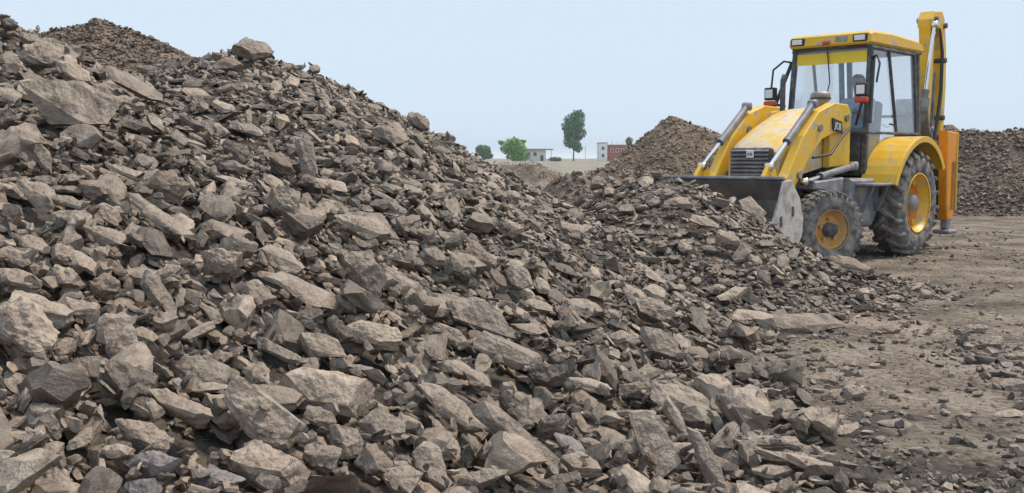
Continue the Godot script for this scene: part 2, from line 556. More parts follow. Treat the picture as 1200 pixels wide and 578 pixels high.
func build_far_things():
	M.bark = mat(lin(0.16, 0.12, 0.09), 0.9)
	M.leaf = mat(Color.WHITE, 0.7)
	M.leaf.vertex_color_use_as_albedo = true
	M.leaf.backlight_enabled = true
	M.leaf.backlight = Color(0.35, 0.45, 0.15)
	M.window = mat(lin(0.06, 0.07, 0.08), 0.15)
	M.wall_white = mat(lin(0.86, 0.86, 0.84), 0.8)
	M.wall_red = triplanar(mat(lin(0.52, 0.16, 0.13), 0.8), M.rock_tex, null, Vector3(0.3, 0.3, 0.3))
	M.slab = mat(lin(0.32, 0.36, 0.3), 0.8)
	# one photograph pixel is a third of a metre out here
	var D := 400.0
	var dark := [Color(0.1, 0.18, 0.09), Color(0.13, 0.22, 0.11), Color(0.16, 0.25, 0.14), Color(0.07, 0.13, 0.065)]
	var bright := [Color(0.13, 0.3, 0.03), Color(0.17, 0.36, 0.045), Color(0.1, 0.24, 0.03), Color(0.2, 0.4, 0.06)]
	var dull := [Color(0.1, 0.17, 0.06), Color(0.13, 0.2, 0.07), Color(0.08, 0.13, 0.05)]
	var g := func(u: float) -> Vector3:
		var p := at_depth(u, 190.0, D)
		return Vector3(p.x, -0.2, -D)
	make_tree("tall slender dark green tree alone against the sky", g.call(672), 9.0, 0.3, [[Vector3(-0.6, 8.0, 0), Vector3(3.6, 3.2, 3)], [Vector3(0.6, 11.5, 0), Vector3(4.6, 4, 3.6)], [Vector3(0.2, 15.4, 0), Vector3(4.4, 3.6, 3.4)], [Vector3(1.8, 18.0, 0), Vector3(2.9, 2.2, 2.4)], [Vector3(-1.6, 13.5, 0.4), Vector3(3.2, 3, 3)], [Vector3(1.6, 5.4, 0.2), Vector3(2.0, 1.8, 1.8)]], 0.55, 3000, dark, 5)
	make_tree("bright green bushy tree beside the white flat-roofed house", g.call(601), 4.0, 0.25, [[Vector3(-1.4, 5.4, 0), Vector3(3.6, 3, 3)], [Vector3(2.2, 5.0, 0.5), Vector3(3.2, 3.2, 3)], [Vector3(0.4, 7.4, 0), Vector3(3.4, 2.0, 2.6)], [Vector3(-4.6, 7.4, 0), Vector3(1.3, 0.8, 1)], [Vector3(4.2, 7.8, 0), Vector3(1.0, 0.8, 1)], [Vector3(2, 1.8, 1), Vector3(5.0, 1.6, 2)]], 0.5, 2200, bright, 6)
	make_tree("small dull green tree just past the rubble slope", g.call(566), 3.0, 0.22, [[Vector3(0, 4.4, 0), Vector3(3.0, 2.3, 2.6)], [Vector3(1.4, 2.6, 0), Vector3(2.6, 1.8, 2)]], 0.5, 1000, dull, 7)
	make_tree("faint grey-green tree behind the red house", g.call(741) + Vector3(0, 0, -12), 5.0, 0.2, [[Vector3(0, 8.0, 0), Vector3(1.6, 1.8, 1.6)], [Vector3(0.6, 5.6, 0), Vector3(1.5, 1.8, 1.5)]], 0.45, 500, dull, 8)
	make_tree("low pale green bush left of the tall tree", g.call(648) + Vector3(0, 0, 20), 0.9, 0.1, [[Vector3(0, 0.9, 0), Vector3(2.6, 0.9, 1.5)]], 0.35, 350, dull, 9)
	# white house with a flat roof
	var w = thing("white_house", "white single-storey house with a wide flat greenish roof", "house", g.call(627) + Vector3(0, 0, -8))
	var st := st_new()
	cbox(st, Vector3(0, 2.3, -3), Vector3(9, 4.6, 6), Basis.IDENTITY, 0.05)
	put(w, "wall", st, M.wall_white)
	st = st_new()
	cbox(st, Vector3(0.8, 4.85, -2.6), Vector3(13, 0.5, 8), Basis.IDENTITY, 0.05)
	put(w, "roof", st, M.slab)
	for x in [6.6, -4.9]:
		st = st_new()
		cbox(st, Vector3(x, 2.3, 0.9), Vector3(0.35, 4.6, 0.35), Basis.IDENTITY, 0.03)
		put(w, "column", st, M.wall_white)
	for x in [-2.4, 0.2]: window_on(w, Vector3(x, 2.9, 0.06), 1.3, 1.5)
	st = st_new()
	cbox(st, Vector3(2.9, 1.3, 0.04), Vector3(1.2, 2.5, 0.1), Basis.IDENTITY, 0.01)
	put(w, "door", st, M.window)
	# pink and white house
	var r = thing("red_house", "red-walled house with a white end and roof parapets by the brown heap", "house", g.call(718) + Vector3(0, 0, -4))
	st = st_new()
	cbox(st, Vector3(2.0, 3.2, -4), Vector3(7.4, 6.4, 8), Basis.IDENTITY, 0.05)
	put(r, "wall", st, M.wall_red)
	st = st_new()
	cbox(st, Vector3(-3.4, 3.6, -4.1), Vector3(3.4, 7.2, 8), Basis.IDENTITY, 0.05)
	put(r, "end_wall", st, M.wall_white)
	st = st_new()
	cbox(st, Vector3(2.05, 6.55, -4), Vector3(7.9, 0.3, 8.4), Basis.IDENTITY, 0.04)
	put(r, "roof", st, M.slab)
	st = st_new()
	cbox(st, Vector3(-3.4, 7.35, -4.1), Vector3(3.7, 0.3, 8.3), Basis.IDENTITY, 0.04)
	put(r, "parapet", st, M.wall_red)
	for x in [0.0, 2.2, 4.4, 5.5]:
		st = st_new()
		cbox(st, Vector3(x, 7.3, -0.4), Vector3(0.3, 1.2, 0.3), Basis.IDENTITY, 0.02)
		put(r, "roof_post", st, M.wall_white)
	for x in [0.2, 2.2, 4.2]: window_on(r, Vector3(x, 4.4, 0.06), 1.0, 1.4)
	for y in [2.4, 5.2]: window_on(r, Vector3(-3.4, y, -0.04), 1.1, 1.3)
	# thin mast between tree and house
	var m = thing("mast", "thin pale mast standing between tall tree and red house", "mast", g.call(686))
	st = st_new()
	tube(st, [Vector3(0, -0.3, 0), Vector3(0, 6.0, 0)], [0.2, 0.12], 8)
	put(m, "pole", st, M.wall_white)
	st = st_new()
	cbox(st, Vector3(0, 5.6, 0), Vector3(1.2, 0.2, 0.2), Basis.IDENTITY, 0.02)
	put(m, "cross_arm", st, M.wall_white)

# ---------------------------------------------------------------- backhoe loader (x forward, y up, z to its right)
const REAR_AXLE := Vector3(4.684, 0.0, -14.29)
const HEADING := -2.321288      # -133 degrees

func place(o):
	o.position = REAR_AXLE
	o.rotation.y = HEADING

func rear_tyre_shape(side: float) -> SurfaceTool:
	var st := st_new()
	var prof := []
	for p in [[0.37, 0.15], [0.40, 0.2], [0.46, 0.215], [0.56, 0.215], [0.625, 0.195], [0.655, 0.15], [0.665, 0.07], [0.667, 0.0]]: prof.append(Vector2(p[0], p[1]))
	for k in range(prof.size() - 2, -1, -1): prof.append(Vector2(prof[k].x, -prof[k].y))
	lathe(st, prof, Vector3.ZERO, 48, Vector3.BACK)
	for s in [-1.0, 1.0]:
		for k in 19:
			var a: float = TAU * (k + (0.25 if s > 0 else -0.25)) / 19.0
			var pts := []
			for w in [[-0.03, 0.0, 0.675], [0.08, 0.10, 0.675], [0.165, 0.19, 0.66], [0.212, 0.22, 0.6]]:
				var b: float = a - w[1] * 1.3
				pts.append(Vector3(cos(b) * w[2], sin(b) * w[2], w[0] * s))
			for q in 3:
				var up: Vector3 = pts[q] * Vector3(1, 1, 0.4)
				var dirn: Vector3 = (pts[q + 1] - pts[q]).normalized()
				bar(st, pts[q] - dirn * 0.008, pts[q + 1] + dirn * 0.008, 0.062 - q * 0.004, 0.08, 0.012, up.normalized())
	return st

func front_tyre_shape() -> SurfaceTool:
	var st := st_new()
	var prof := []
	for p in [[0.22, 0.1], [0.25, 0.13], [0.33, 0.148], [0.39, 0.14], [0.43, 0.115], [0.442, 0.06], [0.444, 0.0]]: prof.append(Vector2(p[0], p[1]))
	for k in range(prof.size() - 2, -1, -1): prof.append(Vector2(prof[k].x, -prof[k].y))
	lathe(st, prof, Vector3.ZERO, 44, Vector3.BACK)
	for s in [-1.0, 1.0]:
		for k in 32:
			var a := TAU * (k + (0.5 if s > 0 else 0.0)) / 32.0
			var up := Vector3(cos(a), sin(a), 0)
			var tang := Vector3(-sin(a), cos(a), 0)
			cbox(st, up * 0.444 + Vector3(0, 0, s * 0.056), Vector3(0.05, 0.034, 0.085), Basis(tang, up, tang.cross(up)), 0.006)
			cbox(st, up * 0.418 + Vector3(0, 0, s * 0.128), Vector3(0.048, 0.06, 0.026), Basis(tang, up, tang.cross(up)), 0.006)
	return st

func wheel(parent, called, at: Vector3, rear: bool, side: float, label = ""):
	var w := Node3D.new()
	w.name = called
	w.position = at
	parent.add_child(w, true)
	if label: w.set_meta("label", label)
	put(w, "tyre", rear_tyre_shape(side) if rear else front_tyre_shape(), M.rubber)
	var st := st_new()
	var P := []
	if rear:
		for p in [[0.385, 0.205], [0.40, 0.21], [0.395, 0.19], [0.36, 0.16], [0.345, 0.06], [0.30, 0.03], [0.15, 0.045], [0.14, 0.03], [0.0, 0.03]]: P.append(Vector2(p[0], p[1] * side))
	else:
		for p in [[0.232, 0.12], [0.245, 0.122], [0.235, 0.105], [0.205, 0.09], [0.195, 0.03], [0.16, 0.02], [0.1, 0.03], [0.0, 0.03]]: P.append(Vector2(p[0], p[1] * side))
	lathe(st, P, Vector3.ZERO, 36, Vector3.BACK)
	P = []
	for p in ([[0.385, -0.2], [0.36, -0.15], [0.34, 0.03], [0.0, 0.02]] if rear else [[0.232, -0.12], [0.2, -0.08], [0.19, 0.01], [0.0, 0.01]]): P.append(Vector2(p[0], p[1] * side))
	lathe(st, P, Vector3.ZERO, 36, Vector3.BACK)
	var rim = put(w, "rim", st, M.yellow if rear else M.rim_dirty)
	st = st_new()
	P = []
	var R := 0.13 if rear else 0.085
	var L := 0.16 if rear else 0.13
	for p in [[R, 0.03], [R, L * 0.7], [R * 0.8, L], [R * 0.35, L + 0.015], [0.0, L + 0.015]]: P.append(Vector2(p[0], p[1] * side))
	lathe(st, P, Vector3.ZERO, 24, Vector3.BACK)
	put(w, "hub", st, M.grey if rear else M.dark)
	for k in (8 if rear else 5):
		st = st_new()
		var a := TAU * k / (8 if rear else 5) + 0.3
		var r := 0.2 if rear else 0.125
		tube(st, [Vector3(cos(a) * r, sin(a) * r, 0.02 * side), Vector3(cos(a) * r, sin(a) * r, 0.07 * side)], 0.018, 6)
		put(rim, "bolt", st, M.steel)
	if rear:
		st = st_new()
		lathe(st, [Vector2(0.338, 0.065 * side), Vector2(0.3, 0.036 * side), Vector2(0.155, 0.05 * side)], Vector3.ZERO, 36, Vector3.BACK)
		put(rim, "dish", st, M.orange)
	if rear:      # rim clamps
		for k in 6:
			st = st_new()
			var a := TAU * k / 6.0
			cbox(st, Vector3(cos(a) * 0.31, sin(a) * 0.31, 0.06 * side), Vector3(0.1, 0.07, 0.05), Basis(Vector3.BACK, a), 0.01)
			put(rim, "clamp", st, M.yellow)
	return w

func ram(parent, called, a: Vector3, b: Vector3, r: float, share := 0.62):
	var st := st_new()
	var m := a.lerp(b, share)
	tube(st, [a, m], r, 14)
	tube(st, [m - (m - a).normalized() * 0.05, m], r * 1.18, 14)
	lathe(st, [Vector2(0.0, -r * 1.1), Vector2(r * 1.2, -r * 1.1), Vector2(r * 1.2, r * 1.1), Vector2(0.0, r * 1.1)], a, 16)
	var o = put(parent, called, st, M.grey)
	st = st_new()
	tube(st, [m, b], r * 0.55, 12)
	lathe(st, [Vector2(0.0, -r), Vector2(r * 1.0, -r), Vector2(r * 1.0, r), Vector2(0.0, r)], b, 16)
	put(o, "rod", st, M.chrome)
	return o

func glass_pane(parent, q: Array, called = "window_pane"):
	var st := st_new()
	var n: Vector3 = (q[1] - q[0]).cross(q[2] - q[0]).normalized() * 0.004
	quad(st, q[0] - n, q[1] - n, q[2] - n, q[3] - n)
	quad(st, q[0] + n, q[3] + n, q[2] + n, q[1] + n)
	for k in 4:
		var k2 := (k + 1) % 4
		quad(st, q[k] - n, q[k] + n, q[k2] + n, q[k2] - n)
	return put(parent, called, st, M.glass)

func part_node(parent, called):
	var o := Node3D.new()
	o.name = called
	parent.add_child(o, true)
	return o

func lamp_unit(parent, called, at: Vector3, size: Vector3, face: Vector3 = Vector3.RIGHT):
	var b := Basis(face.cross(Vector3.UP).normalized(), Vector3.UP, face) if true else Basis.IDENTITY
	var st := st_new()
	cbox(st, at, size, b.orthonormalized(), 0.012)
	var o = put(parent, called, st, M.black)
	st = st_new()
	cbox(st, at + face * (size.z * 0.5 + 0.004), Vector3(size.x * 0.72, size.y * 0.66, 0.012), b.orthonormalized(), 0.006)
	put(o, "lens", st, M.lens)
	return o

func build_machine():
	var m = thing("backhoe_loader", "yellow backhoe loader with raised rear boom, bucket dug into the rubble", "backhoe loader")
	place(m)
	var st: SurfaceTool
	# --- chassis
	st = st_new()
	cbox(st, Vector3(1.3, 0.68, 0), Vector3(2.9, 0.28, 0.62), Basis.IDENTITY, 0.03)
	cbox(st, Vector3(-0.55, 0.9, 0), Vector3(1.2, 0.42, 0.7), Basis.IDENTITY, 0.03)
	put(m, "chassis", st, M.dark)
	st = st_new()
	tube(st, [Vector3(2.28, 0.44, -0.72), Vector3(2.28, 0.44, 0.72)], 0.075, 12)
	cbox(st, Vector3(2.28, 0.5, 0), Vector3(0.24, 0.24, 0.5), Basis.IDENTITY, 0.03)
	put(m, "front_axle", st, M.dark)
	st = st_new()
	tube(st, [Vector3(0, 0.7, -0.62), Vector3(0, 0.7, 0.62)], 0.13, 14)
	lathe(st, [Vector2(0, -0.2), Vector2(0.24, -0.12), Vector2(0.24, 0.12), Vector2(0, 0.2)], Vector3(0, 0.7, 0), 18)
	put(m, "rear_axle", st, M.dark)
	# --- wheels
	wheel(m, "rear_wheel", Vector3(0, 0.7, -0.79), true, -1.0, "big lugged rear wheel with yellow and orange rim")
	wheel(m, "rear_wheel", Vector3(0, 0.7, 0.79), true, 1.0)
	wheel(m, "front_wheel", Vector3(2.28, 0.455, -0.8), false, -1.0).rotation.y = -0.45
	wheel(m, "front_wheel", Vector3(2.28, 0.455, 0.8), false, 1.0).rotation.y = -0.45
	# --- bonnet
	st = st_new()
	var secs := []
	for s in [[1.08, 1.95, 0.4, 1.25], [1.5, 1.9, 0.4, 1.2], [2.1, 1.68, 0.38, 1.1], [2.48, 1.5, 0.36, 1.02], [2.6, 1.4, 0.34, 1.0]]:
		var x: float = s[0]
		var y: float = s[1]
		var w: float = s[2]
		secs.append([Vector3(x, s[3], -w), Vector3(x, y - 0.14, -w), Vector3(x, y - 0.045, -w + 0.03), Vector3(x, y, -w + 0.11), Vector3(x, y + 0.022, 0), Vector3(x, y, w - 0.11), Vector3(x, y - 0.045, w - 0.03), Vector3(x, y - 0.14, w), Vector3(x, s[3], w)])
	st.set_smooth_group(3)
	for k in secs.size() - 1:
		for j in secs[k].size() - 1:
			quad(st, secs[k][j], secs[k + 1][j], secs[k + 1][j + 1], secs[k][j + 1])
	st.set_smooth_group(-1)
	for e in [0, secs.size() - 1]:
		for j in range(1, secs[e].size() - 1):
			if e == 0: tri(st, secs[e][0], secs[e][j], secs[e][j + 1])
			else: tri(st, secs[e][0], secs[e][j + 1], secs[e][j])
	var bon = put(m, "bonnet", st, M.bonnet)
	tag(bon, "sloping bonnet under patches of pale dust")
	st = st_new()
	for z in [-0.402, 0.402]:
		bar(st, Vector3(1.15, 1.7, z), Vector3(2.1, 1.5, z), 0.02, 0.03, 0.005)
	put(bon, "seam", st, M.dark)
	# --- grille
	st = st_new()
	cbox(st, Vector3(2.64, 1.24, 0), Vector3(0.08, 0.36, 0.56), Basis.IDENTITY, 0.02)
	var gr = put(m, "grille", st, M.dark)
	for k in 7:
		st = st_new()
		cbox(st, Vector3(2.692, 1.1 + k * 0.047, 0), Vector3(0.03, 0.022, 0.5), Basis(Vector3.BACK, -0.4), 0.004)
		put(gr, "louvre", st, M.grey)
	st = st_new()
	cbox(st, Vector3(2.715, 1.345, -0.02), Vector3(0.012, 0.09, 0.1), Basis.IDENTITY, 0.004)
	var em = put(gr, "emblem", st, M.white)
	var tm := TextMesh.new()
	tm.text = "JCB"
	tm.font_size = 16
	tm.pixel_size = 0.0026
	tm.depth = 0.004
	var eo = put(em, "letters", tm, M.black)
	eo.position = Vector3(2.7235, 1.345, -0.02)
	eo.rotation.y = PI / 2
	# lower radiator guard and nose weight
	st = st_new()
	cbox(st, Vector3(2.6, 0.9, 0), Vector3(0.22, 0.3, 0.62), Basis.IDENTITY, 0.03)
	put(m, "nose_block", st, M.yellow)
	# --- front side cowl below bonnet
	for z in [-1.0, 1.0]:
		st = st_new()
		prism(st, [Vector2(1.05, 1.2), Vector2(1.05, 1.86), Vector2(1.16, 1.94), Vector2(1.45, 1.9), Vector2(1.62, 1.55), Vector2(1.62, 1.18)], minf(0.405 * z, 0.5 * z), maxf(0.405 * z, 0.5 * z), 0.012)
		var tw = put(m, "loader_tower", st, M.yellow)
		if z < 0:
			st = st_new()
			prism(st, [Vector2(1.40, 1.6), Vector2(1.66, 1.64), Vector2(1.69, 1.79), Vector2(1.43, 1.75)], -0.565, -0.548, 0.003)
			var dec = put(tw, "decal", st, M.black)
			tm = TextMesh.new()
			tm.text = "JCB"
			tm.font_size = 16
			tm.pixel_size = 0.0068
			tm.depth = 0.004
			var o = put(dec, "letters", tm, M.white)
			o.position = Vector3(1.545, 1.695, -0.568)
			o.rotation = Vector3(0, PI, 0)
			o.rotate_z(0.15)
	# --- loader arms with their rams
	var armp := [Vector2(1.12, 1.86), Vector2(1.22, 1.97), Vector2(1.6, 1.98), Vector2(2.02, 1.86), Vector2(2.4, 1.56), Vector2(2.75, 1.12), Vector2(3.1, 0.78), Vector2(3.18, 0.6), Vector2(3.02, 0.5), Vector2(2.78, 0.6), Vector2(2.56, 0.96), Vector2(2.26, 1.27), Vector2(1.92, 1.52), Vector2(1.6, 1.6), Vector2(1.3, 1.6), Vector2(1.14, 1.7)]
	for z in [-1.0, 1.0]:
		st = st_new()
		prism(st, armp, minf(0.42 * z, 0.545 * z), maxf(0.42 * z, 0.545 * z), 0.014)
		var arm = put(m, "loader_arm", st, M.yellow)
		st = st_new()
		for p in [Vector2(1.28, 1.8), Vector2(2.0, 1.66), Vector2(3.06, 0.64), Vector2(2.5, 1.1)]:
			st = st_new()
			tube(st, [Vector3(p.x, p.y, 0.40 * z), Vector3(p.x, p.y, 0.572 * z)], 0.045, 12)
			put(arm, "pivot_pin", st, M.grey)
		ram(m, "bucket_ram", Vector3(2.0, 1.95, 0.45 * z), Vector3(3.02, 1.2, 0.45 * z), 0.044)
		st = st_new()      # bell-crank link from the ram down to the bucket
		bar(st, Vector3(3.02, 1.22, 0.45 * z), Vector3(2.86, 0.9, 0.45 * z), 0.05, 0.14, 0.01)
		bar(st, Vector3(3.02, 1.2, 0.45 * z), Vector3(3.3, 0.9, 0.45 * z), 0.05, 0.1, 0.01)
		put(m, "tipping_link", st, M.yellow)
		ram(m, "lift_ram", Vector3(1.15, 1.2, 0.6 * z), Vector3(2.46, 1.02, 0.6 * z), 0.042, 0.7)
		st = st_new()
		tube(st, [Vector3(1.2, 1.68, 0.575 * z), Vector3(1.5, 1.56, 0.6 * z), Vector3(1.8, 1.34, 0.6 * z), Vector3(2.2, 1.3, 0.57 * z)], 0.016, 8)
		put(arm, "hose", st, M.black)
	st = st_new()
	tube(st, [Vector3(2.72, 0.86, -0.42), Vector3(2.72, 0.86, 0.42)], 0.07, 12)
	put(m, "cross_tube", st, M.yellow)
	# --- loader bucket
	var bk = part_node(m, "loader_bucket")
	st = st_new()
	prism(st, strip_poly([Vector2(3.98, 0.34), Vector2(3.6, 0.31), Vector2(3.36, 0.33), Vector2(3.24, 0.45), Vector2(3.22, 0.62), Vector2(3.3, 0.84), Vector2(3.52, 1.05)], -0.022), -0.93, 0.93, 0.004)
	put(bk, "shell", st, M.bucket)
	for z in [-1.0, 1.0]:
		st = st_new()
		prism(st, [Vector2(3.46, 1.06), Vector2(3.62, 1.05), Vector2(3.7, 0.86), Vector2(4.0, 0.32), Vector2(3.34, 0.27), Vector2(3.19, 0.44), Vector2(3.17, 0.64), Vector2(3.26, 0.86)], minf(0.931 * z, 0.965 * z), maxf(0.931 * z, 0.965 * z), 0.006)
		var sp = put(bk, "side_plate", st, M.plate)
		for q in [[3.42, 0.72], [3.68, 0.62]]:
			st = st_new()
			prism(st, [Vector2(q[0] - 0.025, q[1] - 0.05), Vector2(q[0] + 0.02, q[1] - 0.06), Vector2(q[0] + 0.03, q[1] + 0.05), Vector2(q[0] - 0.015, q[1] + 0.06)], minf(0.964 * z, 0.972 * z), maxf(0.964 * z, 0.972 * z), 0.002)
			put(sp, "slot", st, M.dark)
	st = st_new()
	cbox(st, Vector3(3.53, 1.062, 0), Vector3(0.1, 0.035, 1.86), Basis(Vector3.BACK, 0.5), 0.006)
	put(bk, "top_edge", st, M.grey)
	st = st_new()
	cbox(st, Vector3(3.99, 0.335, 0), Vector3(0.14, 0.03, 1.86), Basis(Vector3.BACK, -0.06), 0.006)
	put(bk, "cutting_edge", st, M.steel)
	# --- tank, battery box and step on the near side, plain tank on the far side
	for z in [-1.0, 1.0]:
		st = st_new()
		prism(st, [Vector2(0.62, 1.04), Vector2(1.5, 1.04), Vector2(1.5, 0.62), Vector2(1.36, 0.42), Vector2(0.86, 0.42), Vector2(0.62, 0.7)], minf(0.36 * z, 0.74 * z), maxf(0.36 * z, 0.74 * z), 0.03)
		put(m, "fuel_tank", st, M.grey)
		st = st_new()
		prism(st, [Vector2(1.53, 1.06), Vector2(2.3, 1.02), Vector2(2.3, 0.93), Vector2(1.9, 0.88), Vector2(1.53, 0.72)], minf(0.36 * z, 0.66 * z), maxf(0.36 * z, 0.66 * z), 0.02)
		put(m, "battery_box", st, M.grey)
		st = st_new()
		cbox(st, Vector3(1.02, 0.965, 0.86 * z), Vector3(0.74, 0.035, 0.24), Basis.IDENTITY, 0.01)
		bar(st, Vector3(0.8, 0.96, 0.9 * z), Vector3(0.8, 0.62, 0.76 * z), 0.03, 0.06)
		bar(st, Vector3(1.24, 0.96, 0.9 * z), Vector3(1.24, 0.62, 0.76 * z), 0.03, 0.06)
		put(m, "step", st, M.grey)
	# --- cab
	var cab = part_node(m, "cab")
	st = st_new()
	cbox(st, Vector3(-0.15, 1.1, 0), Vector3(1.78, 0.07, 1.12), Basis.IDENTITY, 0.015)
	put(cab, "cab_floor", st, M.dark)
	for z in [-1.0, 1.0]:
		st = st_new()
		bar(st, Vector3(0.74, 1.08, 0.545 * z), Vector3(0.71, 1.6, 0.545 * z), 0.07, 0.08, 0.012, Vector3.BACK)
		bar(st, Vector3(0.71, 1.58, 0.545 * z), Vector3(0.58, 2.79, 0.53 * z), 0.065, 0.07, 0.012, Vector3.BACK)
		put(cab, "front_post", st, M.dark)
		st = st_new()
		bar(st, Vector3(-0.97, 1.5, 0.545 * z), Vector3(-0.8, 2.77, 0.53 * z), 0.06, 0.07, 0.012, Vector3.BACK)
		put(cab, "rear_post", st, M.dark)
		st = st_new()
		bar(st, Vector3(-1.18, 1.2, 0.5 * z), Vector3(-1.0, 2.78, 0.5 * z), 0.07, 0.07, 0.012, Vector3.BACK)
		put(cab, "corner_post", st, M.dark)
		# door: frame, glass above and below, handle
		st = st_new()
		bar(st, Vector3(-0.24, 1.12, 0.56 * z), Vector3(-0.24, 1.64, 0.56 * z), 0.035, 0.04, 0.008, Vector3.BACK)
		bar(st, Vector3(-0.24, 1.62, 0.56 * z), Vector3(0.07, 2.77, 0.545 * z), 0.035, 0.04, 0.008, Vector3.BACK)
		bar(st, Vector3(0.7, 1.63, 0.562 * z), Vector3(-0.95, 1.63, 0.562 * z), 0.035, 0.05, 0.008, Vector3.BACK)
		bar(st, Vector3(0.62, 2.735, 0.545 * z), Vector3(-0.8, 2.735, 0.545 * z), 0.035, 0.06, 0.008, Vector3.BACK)
		bar(st, Vector3(0.72, 1.12, 0.562 * z), Vector3(-0.24, 1.12, 0.562 * z), 0.035, 0.06, 0.008, Vector3.BACK)
		var door = put(cab, "door", st, M.dark)
		st = st_new()
		tube(st, [Vector3(-0.1, 1.72, 0.585 * z), Vector3(-0.1, 1.72, 0.615 * z), Vector3(0.06, 1.75, 0.615 * z), Vector3(0.06, 1.75, 0.585 * z)], 0.012, 8)
		put(door, "handle", st, M.black)
		var zz: float = 0.55 * z
		glass_pane(door, [Vector3(0.68, 1.65, zz), Vector3(-0.22, 1.65, zz), Vector3(0.06, 2.72, zz * 0.975), Vector3(0.57, 2.72, zz * 0.975)])
		glass_pane(door, [Vector3(-0.25, 1.65, zz), Vector3(-0.95, 1.65, zz), Vector3(-0.8, 2.72, zz * 0.975), Vector3(0.04, 2.72, zz * 0.975)])
		glass_pane(door, [Vector3(0.7, 1.14, zz), Vector3(-0.22, 1.14, zz), Vector3(-0.22, 1.61, zz), Vector3(0.68, 1.61, zz)])
		st = st_new()
		cbox(st, Vector3(-0.64, 1.36, 0.535 * z), Vector3(0.76, 0.5, 0.05), Basis.IDENTITY, 0.015)
		put(cab, "side_panel", st, M.dark)
	st = st_new()      # bulkhead under the windscreen
	prism(st, [Vector2(0.74, 1.12), Vector2(0.78, 1.12), Vector2(0.75, 1.6), Vector2(0.71, 1.6)], -0.5, 0.5, 0.006)
	bar(st, Vector3(0.735, 1.62, -0.52), Vector3(0.735, 1.62, 0.52), 0.05, 0.06)
	put(cab, "bulkhead", st, M.dark)
	glass_pane(cab, [Vector3(0.722, 1.64, -0.52), Vector3(0.722, 1.64, 0.52), Vector3(0.59, 2.74, 0.5), Vector3(0.59, 2.74, -0.5)], "windscreen")
	glass_pane(cab, [Vector3(-1.17, 1.4, 0.48), Vector3(-1.17, 1.4, -0.48), Vector3(-1.01, 2.74, -0.48), Vector3(-1.01, 2.74, 0.48)], "rear_window")
	st = st_new()
	bar(st, Vector3(-1.1, 1.9, -0.48), Vector3(-1.1, 1.9, 0.48), 0.04, 0.04)
	bar(st, Vector3(-1.15, 1.3, -0.5), Vector3(-1.15, 1.3, 0.5), 0.06, 0.3)
	put(cab, "rear_frame", st, M.dark)
	# sun strip across the top of the windscreen
	st = st_new()
	quad(st, Vector3(0.618, 2.55, -0.49), Vector3(0.618, 2.55, 0.5), Vector3(0.605, 2.7, 0.5), Vector3(0.605, 2.7, -0.49))
	quad(st, Vector3(0.612, 2.55, -0.49), Vector3(0.599, 2.7, -0.49), Vector3(0.599, 2.7, 0.5), Vector3(0.612, 2.55, 0.5))
	put(cab, "sun_strip", st, M.visor)
	# wiper
	st = st_new()
	tube(st, [Vector3(0.625, 2.72, 0.05), Vector3(0.68, 2.3, -0.02), Vector3(0.705, 2.08, 0.02)], 0.009, 6)
	put(cab, "wiper", st, M.black)
	# roof
	st = st_new()
	prism(st, [Vector2(0.70, 2.775), Vector2(0.72, 2.8), Vector2(0.70, 2.915), Vector2(0.62, 2.95), Vector2(0.0, 2.965), Vector2(-0.9, 2.93), Vector2(-1.06, 2.89), Vector2(-1.1, 2.81), Vector2(-1.08, 2.775)], -0.575, 0.575, 0.03)
	var roof = put(cab, "roof", st, M.yellow)
	st = st_new()
	cbox(st, Vector3(-0.2, 2.765, 0), Vector3(1.72, 0.03, 1.1), Basis.IDENTITY, 0.006)
	put(roof, "roof_lining", st, M.dark)
	for z in [-0.44, 0.44]: lamp_unit(roof, "work_light", Vector3(0.705, 2.855, z), Vector3(0.2, 0.1, 0.05))
	st = st_new()
	cbox(st, Vector3(0.718, 2.858, -0.18), Vector3(0.01, 0.08, 0.17), Basis.IDENTITY, 0.003)
	put(roof, "number_plate", st, M.steel)
	st = st_new()
	cbox(st, Vector3(0.74, 2.82, 0.02), Vector3(0.06, 0.05, 0.09), Basis.IDENTITY, 0.01)
	put(roof, "camera_bracket", st, M.red)
	# cab furniture
	st = st_new()
	cbox(st, Vector3(-0.2, 1.44, 0), Vector3(0.5, 0.13, 0.5), Basis.IDENTITY, 0.05)
	cbox(st, Vector3(-0.45, 1.78, 0), Vector3(0.13, 0.62, 0.48), Basis(Vector3.BACK, 0.14), 0.05)
	cbox(st, Vector3(-0.2, 1.26, 0), Vector3(0.32, 0.26, 0.32), Basis.IDENTITY, 0.03)
	put(cab, "driver_seat", st, M.seat)
	st = st_new()
	var hub := Vector3(0.33, 1.86, 0)
	var rot := Basis(Vector3.BACK, 1.05)
	var ringp := []
	for k in 25:
		var a := TAU * k / 24.0
		ringp.append(hub + rot * Vector3(0, cos(a), sin(a)) * 0.19)
	tube(st, ringp, 0.016, 8)
	for k in 3:
		var a := TAU * k / 3.0
		tube(st, [hub, hub + rot * Vector3(0, cos(a), sin(a)) * 0.185], 0.012, 6)
	tube(st, [hub, Vector3(0.5, 1.3, 0)], [0.03, 0.045], 10)
	put(cab, "steering_wheel", st, M.black)
	st = st_new()
	cbox(st, Vector3(0.56, 1.38, 0), Vector3(0.26, 0.5, 0.5), Basis.IDENTITY, 0.04)
	put(cab, "dashboard", st, M.seat)
